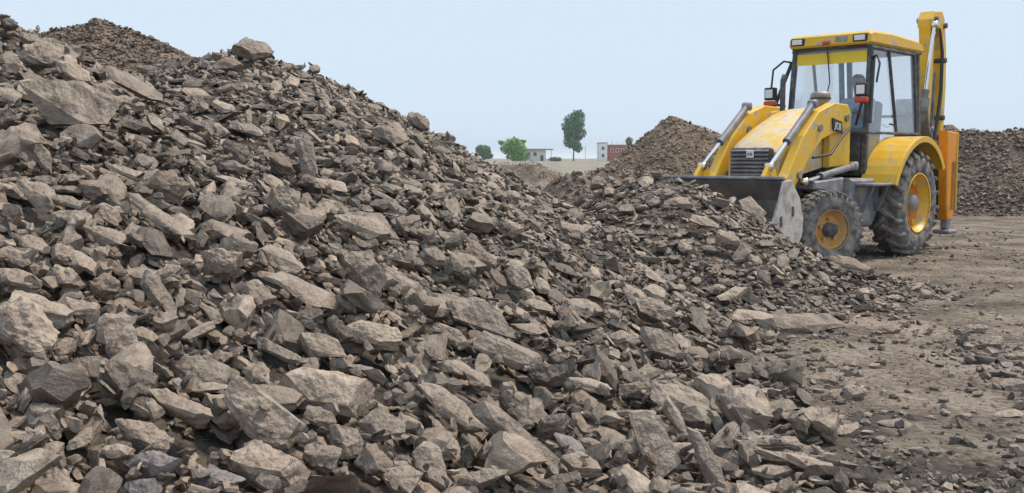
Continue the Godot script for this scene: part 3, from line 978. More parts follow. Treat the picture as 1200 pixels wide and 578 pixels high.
	# --- lamp brackets and mirrors either side of the bonnet
	for z in [-1.0, 1.0]:
		var at := Vector3(0.92, 2.17, 0.58 * z)
		if z > 0: at = Vector3(1.02, 2.16, 0.66)
		var h = lamp_unit(m, "head_lamp", at, Vector3(0.15, 0.17, 0.1))
		st = st_new()
		cbox(st, at + Vector3(0.01, -0.13, 0), Vector3(0.09, 0.07, 0.17), Basis.IDENTITY, 0.015)
		put(h, "indicator", st, M.red)
		st = st_new()
		tube(st, [at + Vector3(-0.05, -0.13, 0), Vector3(0.8, at.y - 0.16, 0.56 * z)], 0.018, 8)
		tube(st, [at + Vector3(0, -0.16, 0), Vector3(at.x - 0.02, 1.72, 0.5 * z)], 0.018, 8)
		put(h, "bracket", st, M.black)
		st = st_new()      # grab rail and mirror arm
		tube(st, [Vector3(0.62, 2.6, 0.56 * z), Vector3(0.68, 2.62, 0.66 * z), Vector3(0.8, 2.5, 0.75 * z), Vector3(0.86, 2.26, 0.74 * z)], 0.014, 8)
		tube(st, [Vector3(0.6, 2.6, 0.58 * z), Vector3(0.98, 1.75, 0.72 * z)], 0.026, 8)
		put(cab, "mirror_arm", st, M.black)
	# --- air cleaner
	st = st_new()
	lathe(st, [Vector2(0.055, -0.12), Vector2(0.055, 0.0), Vector2(0.1, 0.02), Vector2(0.125, 0.05), Vector2(0.125, 0.12), Vector2(0.09, 0.15), Vector2(0.0, 0.155)], Vector3(1.3, 1.99, -0.2), 20, Vector3.UP)
	put(m, "air_cleaner", st, M.steel)
	st = st_new()
	lathe(st, [Vector2(0.128, 0.05), Vector2(0.132, 0.055), Vector2(0.132, 0.075), Vector2(0.128, 0.08)], Vector3(1.3, 1.99, -0.2), 20, Vector3.UP)
	put(m, "air_cleaner_band", st, M.dark)
	st = st_new()
	tube(st, [Vector3(1.45, 1.85, 0.25), Vector3(1.45, 2.3, 0.25), Vector3(1.41, 2.36, 0.25)], 0.035, 12)
	put(m, "exhaust_pipe", st, M.dark)
	# --- rear mudguards
	for z in [-1.0, 1.0]:
		var arc := []
		var inner := []
		for k in 15:
			var a := deg_to_rad(lerpf(18.0, 150.0, k / 14.0))
			var R := 0.88 - 0.05 * sin(a * 2.0)
			arc.append(Vector2(cos(a) * R * 1.04, 0.7 + sin(a) * R))
			inner.push_front(Vector2(cos(a) * (R - 0.035) * 1.04, 0.7 + sin(a) * (R - 0.035)))
		st = st_new()
		prism(st, arc + inner, minf(0.54 * z, 1.0 * z), maxf(0.54 * z, 1.0 * z), 0.01)
		var lip := []
		var lin2 := []
		for k in 15:
			lip.append(arc[k] * 1.0)
			var cdir: Vector2 = (Vector2(0, 0.7) - arc[k]).normalized()
			lin2.push_front(arc[k] + cdir * 0.08)
		prism(st, lip + lin2, minf(1.001 * z, 1.02 * z), maxf(1.001 * z, 1.02 * z), 0.006)
		put(m, "mudguard", st, M.yellow)
	# --- rear frame, stabiliser legs
	st = st_new()
	cbox(st, Vector3(-1.34, 0.9, 0), Vector3(0.22, 0.75, 1.9), Basis.IDENTITY, 0.03)
	put(m, "rear_crossframe", st, M.dark)
	for z in [-1.0, 1.0]:
		st = st_new()
		prism(st, [Vector2(-1.06, 1.68), Vector2(-1.44, 1.66), Vector2(-1.42, 0.62), Vector2(-1.36, 0.42), Vector2(-1.18, 0.42), Vector2(-1.12, 0.62)], minf(0.82 * z, 0.95 * z), maxf(0.82 * z, 0.95 * z), 0.015)
		var sl = put(m, "stabiliser_leg", st, M.leg)
		st = st_new()
		cbox(st, Vector3(-1.27, 0.36, 0.885 * z), Vector3(0.14, 0.16, 0.1), Basis.IDENTITY, 0.02)
		cbox(st, Vector3(-1.27, 0.25, 0.885 * z), Vector3(0.34, 0.06, 0.24), Basis.IDENTITY, 0.02)
		put(sl, "foot", st, M.grey)
		st = st_new()
		cbox(st, Vector3(-1.462, 1.1, 0.885 * z), Vector3(0.035, 1.12, 0.15), Basis.IDENTITY, 0.01)
		put(sl, "slide_plate", st, M.yellow)
		ram(sl, "stabiliser_ram", Vector3(-1.3, 1.6, 0.76 * z), Vector3(-1.27, 0.45, 0.78 * z), 0.045)
	# --- boom and dipper folded upright behind the cab
	var BZ := -0.36
	st = st_new()
	cbox(st, Vector3(-1.62, 0.95, BZ), Vector3(0.34, 0.85, 0.42), Basis.IDENTITY, 0.04)
	tube(st, [Vector3(-1.78, 0.5, BZ), Vector3(-1.78, 1.4, BZ)], 0.1, 14)
	put(m, "king_post", st, M.dark)
	st = st_new()
	prism(st, [Vector2(-1.72, 0.98), Vector2(-1.98, 1.0), Vector2(-2.2, 1.6), Vector2(-2.24, 2.4), Vector2(-2.2, 2.94), Vector2(-2.1, 3.36), Vector2(-2.0, 3.47), Vector2(-1.7, 3.44), Vector2(-1.6, 3.32), Vector2(-1.62, 3.20), Vector2(-1.82, 3.24), Vector2(-2.0, 3.14), Vector2(-2.08, 2.9), Vector2(-2.11, 2.2), Vector2(-2.05, 1.5)], BZ - 0.11, BZ + 0.11, 0.014)
	var boom = put(m, "boom", st, M.yellow)
	st = st_new()
	for p in [Vector2(-2.1, 2.75), Vector2(-2.08, 3.26), Vector2(-1.72, 3.32), Vector2(-2.1, 1.9)]:
		st = st_new()
		tube(st, [Vector3(p.x, p.y, BZ - 0.15), Vector3(p.x, p.y, BZ + 0.15)], 0.04, 12)
		put(boom, "pivot_pin", st, M.dark)
	st = st_new()
	prism(st, [Vector2(-1.58, 3.30), Vector2(-1.74, 3.34), Vector2(-1.8, 3.0), Vector2(-1.77, 2.4), Vector2(-1.7, 1.62), Vector2(-1.6, 1.6), Vector2(-1.6, 2.4), Vector2(-1.66, 2.84)], BZ - 0.085, BZ + 0.085, 0.012)
	put(m, "dipper", st, M.yellow)
	ram(m, "boom_ram", Vector3(-1.5, 1.35, BZ), Vector3(-1.66, 3.24, BZ - 0.12), 0.05, 0.5)
	ram(m, "dipper_ram", Vector3(-1.93, 1.7, BZ), Vector3(-1.9, 3.14, BZ), 0.06, 0.6)
	for k in 3:
		st = st_new()
		var o := 0.03 * k
		tube(st, [Vector3(-1.6, 1.3, BZ - 0.16), Vector3(-1.78 - o, 1.8, BZ - 0.15), Vector3(-1.93 - o, 2.3, BZ - 0.14), Vector3(-1.96 - o, 2.85, BZ - 0.13), Vector3(-1.86, 3.2, BZ - 0.13)], 0.014, 7)
		put(boom, "hose", st, M.black)
	st = st_new()
	prism(st, strip_poly([Vector2(-1.55, 1.62), Vector2(-1.42, 1.75), Vector2(-1.36, 1.98), Vector2(-1.42, 2.15)], -0.03), BZ - 0.2, BZ + 0.3, 0.005)
	put(m, "digging_bucket", st, M.steel)

# ---------------------------------------------------------------- the driver
func blob(bones: Array, cell: float, k: float, out: Dictionary):
	var lo := Vector3(99, 99, 99)
	var hi := -lo
	for b in bones:
		var r: float = maxf(b[2], b[3]) + cell * 3.0
		for p in [b[0], b[1]]:
			lo = lo.min(p - Vector3(r, r, r))
			hi = hi.max(p + Vector3(r, r, r))
	var n := Vector3i(((hi - lo) / cell).ceil()) + Vector3i.ONE
	var F := PackedFloat32Array()
	var near := PackedFloat32Array()
	var who := PackedInt32Array()
	F.resize(n.x * n.y * n.z); F.fill(9.0)
	near.resize(F.size()); near.fill(9.0)
	who.resize(F.size())
	for bi in bones.size():
		var b: Array = bones[bi]
		var a: Vector3 = b[0]
		var e: Vector3 = b[1] - b[0]
		var ee := maxf(e.length_squared(), 1e-9)
		var ra: float = b[2]
		var rb: float = b[3]
		var r := maxf(ra, rb) + k + cell * 2.0
		var i0 := Vector3i(((a.min(b[1]) - Vector3(r, r, r) - lo) / cell).floor()).max(Vector3i.ZERO)
		var i1 := Vector3i(((a.max(b[1]) + Vector3(r, r, r) - lo) / cell).ceil()).min(n - Vector3i.ONE)
		for z in range(i0.z, i1.z + 1):
			for y in range(i0.y, i1.y + 1):
				for x in range(i0.x, i1.x + 1):
					var p := lo + Vector3(x, y, z) * cell
					var t := clampf((p - a).dot(e) / ee, 0.0, 1.0)
					var d := (p - a - e * t).length() - lerpf(ra, rb, t)
					var q := (z * n.y + y) * n.x + x
					var f := F[q]
					var h := maxf(k - absf(f - d), 0.0) / k
					F[q] = minf(f, d) - h * h * k * 0.25
					if d < near[q]:
						near[q] = d
						who[q] = bi
	var vid := {}
	var pos := PackedVector3Array()
	var col := PackedColorArray()
	var off := [0, 1, n.x, n.x + 1, n.x * n.y, n.x * n.y + 1, n.x * n.y + n.x, n.x * n.y + n.x + 1]
	var ed := [[0, 1], [2, 3], [4, 5], [6, 7], [0, 2], [1, 3], [4, 6], [5, 7], [0, 4], [1, 5], [2, 6], [3, 7]]
	for z in n.z - 1:
		for y in n.y - 1:
			for x in n.x - 1:
				var q := (z * n.y + y) * n.x + x
				var m := 0
				for c in 8:
					if F[q + off[c]] < 0.0: m |= 1 << c
				if m == 0 or m == 255: continue
				var s := Vector3.ZERO
				var cnt := 0
				for w in ed:
					var f0 := F[q + off[w[0]]]
					var f1 := F[q + off[w[1]]]
					if (f0 < 0.0) != (f1 < 0.0):
						var t := f0 / (f0 - f1)
						var c0 := Vector3(w[0] & 1, (w[0] >> 1) & 1, w[0] >> 2)
						var c1 := Vector3(w[1] & 1, (w[1] >> 1) & 1, w[1] >> 2)
						s += c0.lerp(c1, t)
						cnt += 1
				vid[q] = pos.size()
				pos.append(lo + (Vector3(x, y, z) + s / cnt) * cell)
				col.append(bones[who[q]][4])
	var base: int = out.pos.size()
	var nor := PackedVector3Array()
	nor.resize(pos.size())
	var idx := PackedInt32Array()
	var st := [1, n.x, n.x * n.y]
	for q in vid:
		for ax in 3:
			var u: int = st[(ax + 1) % 3]
			var v: int = st[(ax + 2) % 3]
			if not (vid.has(q - u) and vid.has(q - v) and vid.has(q - u - v)): continue
			var inside := F[q] < 0.0
			if inside == (F[q + st[ax]] < 0.0): continue
			var a: int = vid[q]; var b: int = vid[q - u]; var c: int = vid[q - u - v]; var d: int = vid[q - v]
			if inside:
				var t := b
				b = d; d = t
			var fn := (pos[c] - pos[a]).cross(pos[b] - pos[a])
			for w in [a, b, c, d]: nor[w] += fn
			idx.append_array([base + a, base + b, base + c, base + a, base + c, base + d])
	for w in nor.size(): nor[w] = nor[w].normalized()
	out.pos.append_array(pos); out.nor.append_array(nor); out.col.append_array(col); out.idx.append_array(idx)

func blob_done(out: Dictionary) -> ArrayMesh:
	var arr := []
	arr.resize(Mesh.ARRAY_MAX)
	arr[Mesh.ARRAY_VERTEX] = out.pos
	arr[Mesh.ARRAY_NORMAL] = out.nor
	arr[Mesh.ARRAY_COLOR] = out.col
	arr[Mesh.ARRAY_INDEX] = out.idx
	var am := ArrayMesh.new()
	am.add_surface_from_arrays(Mesh.PRIMITIVE_TRIANGLES, arr)
	return am

func blob_new() -> Dictionary:
	return {"pos": PackedVector3Array(), "nor": PackedVector3Array(), "col": PackedColorArray(), "idx": PackedInt32Array()}

func build_driver():
	var shirt := Color(0.24, 0.34, 0.58)
	var pants := Color(0.05, 0.055, 0.07)
	var skin := Color(0.2, 0.11, 0.065)
	var shoe := Color(0.03, 0.025, 0.02)
	var dark := Color(0.015, 0.012, 0.01)
	var p = thing("person", "driver in a blue shirt sitting at the wheel inside the cab", "person")
	place(p)
	var B := []
	var V = func(x, y, z) -> Vector3: return Vector3(x, y, z)
	B.append([V.call(-0.24, 1.6, -0.08), V.call(-0.24, 1.6, 0.08), 0.125, 0.125, pants])
	B.append([V.call(-0.25, 1.66, 0), V.call(-0.27, 1.88, 0), 0.125, 0.13, shirt])
	B.append([V.call(-0.27, 1.9, -0.09), V.call(-0.27, 1.9, 0.09), 0.115, 0.115, shirt])
	B.append([V.call(-0.26, 2.07, -0.15), V.call(-0.26, 2.07, 0.15), 0.065, 0.065, shirt])
	B.append([V.call(-0.26, 2.08, 0), V.call(-0.23, 2.2, 0), 0.058, 0.05, skin])
	for z in [-1.0, 1.0]:
		B.append([V.call(-0.25, 2.07, 0.19 * z), V.call(-0.08, 1.83, 0.25 * z), 0.058, 0.045, shirt])
		B.append([V.call(-0.08, 1.83, 0.25 * z), V.call(0.16, 1.9, 0.2 * z), 0.042, 0.03, skin])
		B.append([V.call(0.16, 1.9, 0.2 * z), V.call(0.2, 1.915, 0.19 * z), 0.03, 0.028, skin])
		B.append([V.call(-0.22, 1.6, 0.1 * z), V.call(0.22, 1.66, 0.13 * z), 0.09, 0.065, pants])
		B.append([V.call(0.22, 1.66, 0.13 * z), V.call(0.3, 1.25, 0.13 * z), 0.062, 0.042, pants])
		B.append([V.call(0.3, 1.2, 0.13 * z), V.call(0.45, 1.175, 0.14 * z), 0.042, 0.032, shoe])
	var out := blob_new()
	blob(B, 0.02, 0.045, out)
	var H := Vector3(-0.21, 2.33, 0)
	var hb := [[H + V.call(-0.03, -0.15, 0), H + V.call(-0.01, -0.06, 0), 0.05, 0.055, skin],
		[H + V.call(-0.02, 0.03, 0), H + V.call(0.01, 0.03, 0), 0.083, 0.08, skin], [H + V.call(0.03, -0.05, 0), H + V.call(0.045, -0.075, 0), 0.05, 0.035, skin],
		[H + V.call(0.085, 0.0, 0), H + V.call(0.105, -0.025, 0), 0.008, 0.013, skin], [H + V.call(0.08, 0.03, -0.04), H + V.call(0.08, 0.03, 0.04), 0.012, 0.012, skin],
		[H + V.call(0.084, -0.06, -0.02), H + V.call(0.084, -0.06, 0.02), 0.007, 0.007, Color(0.17, 0.06, 0.045)]]
	for z in [-1.0, 1.0]:
		hb.append([H + V.call(0.083, 0.012, 0.032 * z), H + V.call(0.084, 0.012, 0.032 * z), 0.01, 0.01, dark])
		hb.append([H + V.call(-0.01, 0.015, 0.083 * z), H + V.call(-0.02, -0.02, 0.083 * z), 0.016, 0.011, skin])
	blob(hb, 0.009, 0.014, out)
	for z in [-1.0, 1.0]:
		var w: Vector3 = V.call(0.2, 1.915, 0.19 * z)
		var kn: Vector3 = w + V.call(0.07, 0.03, -0.01 * z)
		var fb := [[w, kn, 0.027, 0.026, skin], [w + V.call(0, 0, 0.015 * z), kn + V.call(0, 0, 0.025 * z), 0.02, 0.018, skin]]
		for f in 4:
			var a: Vector3 = kn + V.call(0.005, 0.012 - absf(f - 1.3) * 0.004, (0.03 - f * 0.02) * z)
			var l: float = [0.032, 0.037, 0.035, 0.028][f]
			fb.append([a, a + V.call(l, -0.008, 0), 0.0095, 0.009, skin])
			fb.append([a + V.call(l, -0.008, 0), a + V.call(l * 0.9, -0.04, 0), 0.009, 0.008, skin])
			fb.append([a + V.call(l * 0.9, -0.04, 0), a + V.call(l * 0.3, -0.05, 0), 0.008, 0.0075, skin])
		fb.append([w + V.call(0.02, -0.005, -0.022 * z), w + V.call(0.06, -0.02, -0.045 * z), 0.011, 0.01, skin])
		fb.append([w + V.call(0.06, -0.02, -0.045 * z), w + V.call(0.085, -0.025, -0.035 * z), 0.01, 0.0085, skin])
		blob(fb, 0.006, 0.009, out)
	var cloth := mat(Color.WHITE, 0.85)
	cloth.vertex_color_use_as_albedo = true
	put(p, "body", blob_done(out), cloth)
	out = blob_new()
	blob([[H + V.call(-0.035, 0.055, 0), H + V.call(0.015, 0.07, 0), 0.085, 0.065, dark], [H + V.call(-0.06, -0.02, 0), H + V.call(-0.05, 0.04, 0), 0.06, 0.08, dark]], 0.012, 0.02, out)
	put(p, "hair", blob_done(out), cloth)

# ---------------------------------------------------------------- broken rock
func clip(faces: Array, n: Vector3, d: float) -> Array:
	var out := []
	var cap := []
	for f in faces:
		var g := []
		for i in f.size():
			var a: Vector3 = f[i]
			var b: Vector3 = f[(i + 1) % f.size()]
			var da := n.dot(a) - d
			var db := n.dot(b) - d
			if da <= 0.0: g.append(a)
			if (da < 0.0 and db > 0.0) or (da > 0.0 and db < 0.0):
				var p := a + (b - a) * (da / (da - db))
				g.append(p); cap.append(p)
		if g.size() >= 3: out.append(g)
	if cap.size() >= 3:
		var mid := Vector3.ZERO
		for p in cap: mid += p
		mid /= cap.size()
		var x: Vector3 = (cap[0] - mid).normalized()
		var y := n.cross(x)
		cap.sort_custom(func(p, q): return atan2((p - mid).dot(y), (p - mid).dot(x)) < atan2((q - mid).dot(y), (q - mid).dot(x)))
		var u := []
		for p in cap:
			if u.is_empty() or (p - u[-1]).length() > 1e-4: u.append(p)
		if u.size() > 1 and (u[0] - u[-1]).length() < 1e-4: u.pop_back()
		if u.size() >= 3: out.append(u)
	return out

# kinds: proportions (long, thick, wide), number of breaking cuts, how strongly layered
const KINDS := {
	"slab": [1.0, 0.28, 0.64, 9, 0.7], "block": [1.0, 0.55, 0.76, 9, 0.45], "splinter": [1.0, 0.2, 0.36, 8, 0.9],
	"plate": [1.0, 0.14, 0.62, 8, 0.9], "wedge": [1.0, 0.42, 0.66, 7, 0.5], "lump": [1.0, 0.62, 0.8, 14, 0.2]}
var rough_noise: FastNoiseLite
var chip_noise: FastNoiseLite

func rock_mesh(kind: String, half: Vector3, sd: int, step: float, rough := 1.0) -> ArrayMesh:
	var rng := RandomNumberGenerator.new()
	rng.seed = sd * 7919 + 11
	var K: Array = KINDS[kind]
	var B := Vector3(1.25, 1.25, 1.25)
	var faces := []
	for k in 3:
		for s in [-1.0, 1.0]:
			var f := []
			for w in [[-1, -1], [1, -1], [1, 1], [-1, 1]]:
				var v := Vector3.ZERO
				v[k] = s; v[(k + 1) % 3] = w[0]; v[(k + 2) % 3] = w[1]
				f.append(v * B)
			faces.append(f)
	# the two bedding faces stay nearly parallel, the sides break at odd angles
	for s in [-1.0, 1.0]:
		faces = clip(faces, Vector3(rng.randfn() * 0.1, s, rng.randfn() * 0.1).normalized(), rng.randf_range(0.82, 0.98))
	var na := rng.randi_range(4, 6)
	var a0 := rng.randf() * TAU
	for k in na:
		var a := a0 + TAU * (k + rng.randf_range(-0.3, 0.3)) / na
		faces = clip(faces, Vector3(cos(a), rng.randfn() * (0.3 if kind != "wedge" else 0.6), sin(a)).normalized(), rng.randf_range(0.74, 1.0))
	for k in int(K[3]):
		var v := Vector3(rng.randfn(), rng.randfn() * 0.9, rng.randfn()).normalized()
		faces = clip(faces, v, rng.randf_range(0.88, 1.18) if kind != "lump" else rng.randf_range(0.86, 1.0))
	var pos := PackedVector3Array()
	var nor := PackedVector3Array()
	var idx := PackedInt32Array()
	var o := Vector3(rng.randf(), rng.randf(), rng.randf()) * 50.0
	var big := maxf(half.x, maxf(half.y, half.z))
	var small := minf(half.x, minf(half.y, half.z))
	var layers: float = K[4]
	var lay_h := small * rng.randf_range(0.28, 0.5)
	for f in faces:
		var vs := PackedVector3Array()
		for p in f: vs.append(p * half)
		var n := (vs[1] - vs[0]).cross(vs[2] - vs[0])
		if n.dot(vs[0] + vs[1] + vs[2]) > 0.0: vs.reverse()
		var t := PackedInt32Array()
		for k in range(1, vs.size() - 1): t.append_array([0, k, k + 1])
		for it in 5:
			var mids := {}
			var t2 := PackedInt32Array()
			var split := false
			for k in range(0, t.size(), 3):
				var q := [t[k], t[k + 1], t[k + 2]]
				var m := [-1, -1, -1]
				for e in 3:
					var i: int = q[e]
					var j: int = q[(e + 1) % 3]
					if vs[i].distance_squared_to(vs[j]) > step * step:
						var key := Vector2i(mini(i, j), maxi(i, j))
						if not mids.has(key):
							mids[key] = vs.size()
							vs.append((vs[i] + vs[j]) * 0.5)
						m[e] = mids[key]
						split = true
				var a: int = q[0]; var b: int = q[1]; var c: int = q[2]
				var ab: int = m[0]; var bc: int = m[1]; var ca: int = m[2]
				if ab >= 0 and bc >= 0 and ca >= 0: t2.append_array([a, ab, ca, ab, b, bc, ca, bc, c, ab, bc, ca])
				elif ab >= 0 and bc >= 0: t2.append_array([a, ab, c, ab, b, bc, ab, bc, c])
				elif bc >= 0 and ca >= 0: t2.append_array([a, b, bc, a, bc, ca, ca, bc, c])
				elif ca >= 0 and ab >= 0: t2.append_array([a, ab, ca, ab, b, c, ab, c, ca])
				elif ab >= 0: t2.append_array([a, ab, c, ab, b, c])
				elif bc >= 0: t2.append_array([a, b, bc, a, bc, c])
				elif ca >= 0: t2.append_array([a, b, ca, ca, b, c])
				else: t2.append_array([a, b, c])
			t = t2
			if not split: break
		# weathered relief: broad swells, chipped ledges, steps along the bedding
		for k in vs.size():
			var p := vs[k]
			var dirn := (p / (half * half)).normalized()
			var w := p / big
			var sw := rough_noise.get_noise_3dv(w * 1.6 + o)
			var ch := chip_noise.get_noise_3dv(w * 1.1 + o * 1.7)
			var side := Vector2(dirn.x, dirn.z).length()
			var lv := floorf((p.y + rough_noise.get_noise_3dv(w * 0.5 + o) * small * 0.4) / lay_h)
			var lay := fposmod(sin(lv * 12.9898 + o.x) * 43758.5453, 1.0) - 0.5
			var fine := rough_noise.get_noise_3dv(w * 6.0 + o)
			var amt := (sw * 0.27 + (ch + 0.35) * 0.32 + fine * 0.09) * small * rough
			vs[k] = p + dirn * amt + Vector3(dirn.x, 0, dirn.z) * lay * layers * side * small * 0.55
		var fn := PackedVector3Array()
		fn.resize(vs.size())
		for k in range(0, t.size(), 3):
			var c := (vs[t[k + 2]] - vs[t[k]]).cross(vs[t[k + 1]] - vs[t[k]])
			fn[t[k]] += c; fn[t[k + 1]] += c; fn[t[k + 2]] += c
		var base := pos.size()
		for k in vs.size():
			pos.append(vs[k])
			nor.append(fn[k].normalized())
		for k in t: idx.append(base + k)
	var lo := pos[0]
	var hi := pos[0]
	for p in pos:
		lo = lo.min(p); hi = hi.max(p)
	var fit := half * 2.0 / (hi - lo)
	for k in pos.size():
		pos[k] = (pos[k] - (lo + hi) * 0.5) * fit
		nor[k] = (nor[k] / fit).normalized()
	var arr := []
	arr.resize(Mesh.ARRAY_MAX)
	arr[Mesh.ARRAY_VERTEX] = pos
	arr[Mesh.ARRAY_NORMAL] = nor
	arr[Mesh.ARRAY_INDEX] = idx
	var am := ArrayMesh.new()
	am.add_surface_from_arrays(Mesh.PRIMITIVE_TRIANGLES, arr)
	return am

# ---------------------------------------------------------------- settling rocks on a height grid
const CELL := 0.03
const LAYER := 0.13      # how deep the loose rock lies
const GX0 := -6.2
const GD0 := 1.2
const GNX := 400      # to x = 5.8
const GND := 400      # to depth 13.2
var G := PackedFloat32Array()
var G0 := PackedFloat32Array()      # bare ground
var kept := PackedByteArray()      # cells that a big rock lies on

func grid_at(x: float, d: float) -> float:
	var i := clampi(int((x - GX0) / CELL), 0, GNX - 1)
	var j := clampi(int((d - GD0) / CELL), 0, GND - 1)
	return G[j * GNX + i]

func is_kept(x: float, d: float) -> bool:
	return kept[clampi(int((d - GD0) / CELL), 0, GND - 1) * GNX + clampi(int((x - GX0) / CELL), 0, GNX - 1)] > 0

func fill_grid():
	G.resize(GNX * GND)
	kept.resize(GNX * GND)
	var S := 4
	var cx := GNX / S + 2
	var cd := GND / S + 2
	var C := PackedFloat32Array()
	C.resize(cx * cd)
	for j in cd:
		for i in cx:
			C[j * cx + i] = land(GX0 + i * S * CELL, GD0 + j * S * CELL).x
	for j in GND:
		for i in GNX:
			var fx := float(i) / S
			var fd := float(j) / S
			var a := int(fx)
			var b := int(fd)
			var q := b * cx + a
			G[j * GNX + i] = lerpf(lerpf(C[q], C[q + 1], fx - a), lerpf(C[q + cx], C[q + cx + 1], fx - a), fd - b)
	G0 = G.duplicate()

func look(u: float, v: float, lift := 0.0) -> Vector3:      # where the line of sight through a photograph pixel meets the heaps
	var r := ray(u, v)
	r /= -r.z
	var d := 2.0
	while d < 13.0:
		var p := Vector3(0, EYE, 0) + r * d
		if p.y < grid_at(p.x, d) + lift: return p
		d += 0.03
	return Vector3(0, EYE, 0) + r * 13.0

func look_bare(u: float, v: float, lift: float) -> Vector3:      # the same against the ground under the rubble
	var r := ray(u, v)
	r /= -r.z
	var d := 2.0
	var least := 1e9
	var best := Vector3.ZERO
	while d < 13.0:
		var p := Vector3(0, EYE, 0) + r * d
		var q := clampi(int((d - GD0) / CELL), 0, GND - 1) * GNX + clampi(int((p.x - GX0) / CELL), 0, GNX - 1)
		var gap := p.y - G0[q] - lift
		if gap < 0.0: return p
		if gap < least:
			least = gap
			best = Vector3(p.x, p.y - gap, p.z)
		d += 0.02
	return best      # a skyline rock: set on the crest

# lays a rock of half sizes h (long, thick, wide) down at x, d; returns its transform
func settle(x: float, d: float, h: Vector3, n: Vector3, yaw: float, sink := 0.25, big := false) -> Transform3D:
	var bx := Vector3(cos(yaw), 0, sin(yaw))
	bx = (bx - n * bx.dot(n)).normalized()
	return settle_basis(x, d, h, Basis(bx, n, bx.cross(n)), sink, big)

func settle_basis(x: float, d: float, h: Vector3, B: Basis, sink := 0.25, big := false, dry := false, fixed := -99.0) -> Transform3D:
	# vertical half extent and footprint of the turned rock, taken as an ellipsoid-like body
	var ex := B * Vector3(h.x, 0, 0)
	var ey := B * Vector3(0, h.y, 0)
	var ez := B * Vector3(0, 0, h.z)
	var rx := sqrt(ex.x * ex.x + ey.x * ey.x + ez.x * ez.x)
	var rz := sqrt(ex.z * ex.z + ey.z * ey.z + ez.z * ez.z)
	var inv := B.transposed()
	var i0 := clampi(int((x - rx - GX0) / CELL), 0, GNX - 1)
	var i1 := clampi(int((x + rx - GX0) / CELL) + 1, 0, GNX - 1)
	var j0 := clampi(int((d - rz - GD0) / CELL), 0, GND - 1)
	var j1 := clampi(int((d + rz - GD0) / CELL) + 1, 0, GND - 1)
	var need := PackedFloat32Array()
	var cells := PackedInt32Array()
	var tops := PackedFloat32Array()
	# vertical line through each cell against the body |p/h|^2 = 1 (flattened: boxier thanks to the 1.15)
	for j in range(j0, j1 + 1):
		for i in range(i0, i1 + 1):
			var dx := GX0 + i * CELL - x
			var dz := -(GD0 + j * CELL - d)
			var o := (inv * Vector3(dx, 0, dz)) / (h * 1.08)
			var up := (inv * Vector3.UP) / (h * 1.08)
			var a := up.dot(up)
			var b := o.dot(up)
			var c := o.dot(o) - 1.0
			var disc := b * b - a * c
			if disc <= 0.0: continue
			var sq := sqrt(disc)
			var q := j * GNX + i
			cells.append(q)
			need.append(G[q] - (-b - sq) / a)      # centre height at which the underside just touches here
			tops.append((-b + sq) / a)
	if cells.is_empty():
		return Transform3D(B, Vector3(x, grid_at(x, d) + h.y * 0.5, -d))
	var s := need.duplicate()
	s.sort()
	var y := lerpf(s[s.size() - 1], s[s.size() / 2], sink)
	var ci := clampi(int((d - GD0) / CELL), 0, GND - 1) * GNX + clampi(int((x - GX0) / CELL), 0, GNX - 1)
	var vy := sqrt(ex.y * ex.y + ey.y * ey.y + ez.y * ez.y)
	y = minf(y, G0[ci] + (LAYER * 0.75 + vy * 0.8 if big else LAYER + h.y * 0.3))
	if fixed > -90.0: y = fixed
	if dry: return Transform3D(B, Vector3(x, y, -d))
	for k in cells.size():
		var t := y + tops[k]
		if t > G[cells[k]]: G[cells[k]] = t
		if big: kept[cells[k]] = 1
	return Transform3D(B, Vector3(x, y, -d))

func slope_normal(x: float, d: float, r: float) -> Vector3:
	var gx := (grid_at(x + r, d) - grid_at(x - r, d)) / (2.0 * r)
	var gd := (grid_at(x, d + r) - grid_at(x, d - r)) / (2.0 * r)
	return Vector3(-gx, 1.0, gd).normalized()

# where loose rock lies: 1 on the heaps, thinning out past their foot
func cover(x: float, d: float) -> float:
	var h := maxf(ridge_height(RIDGES[0], x, d), ridge_height(RIDGES[1], x, d))
	var c := clampf((h + 0.16) / 0.2, 0.0, 1.0)
	# the foot of the left heap runs out to the right near the camera
	var edge := lerpf(1.3, 1.75, clampf((d - 4.0) / 3.0, 0.0, 1.0)) + bumps.get_noise_2d(x * 4.0, d * 4.0) * 0.25
	if d < 7.6 and x < edge: c = 1.0
	elif d < 7.6: c = minf(c, clampf(1.0 - (x - edge) / 0.25, 0.0, 1.0))
	return c

func under_machine(x: float, d: float) -> bool:
	var q := Vector3(x - REAR_AXLE.x, 0, -d - REAR_AXLE.z).rotated(Vector3.UP, -HEADING)
	return q.x > -1.6 and q.x < 3.15 and absf(q.z) < 1.1 or q.x > 3.1 and q.x < 3.7 and absf(q.z) < 1.0

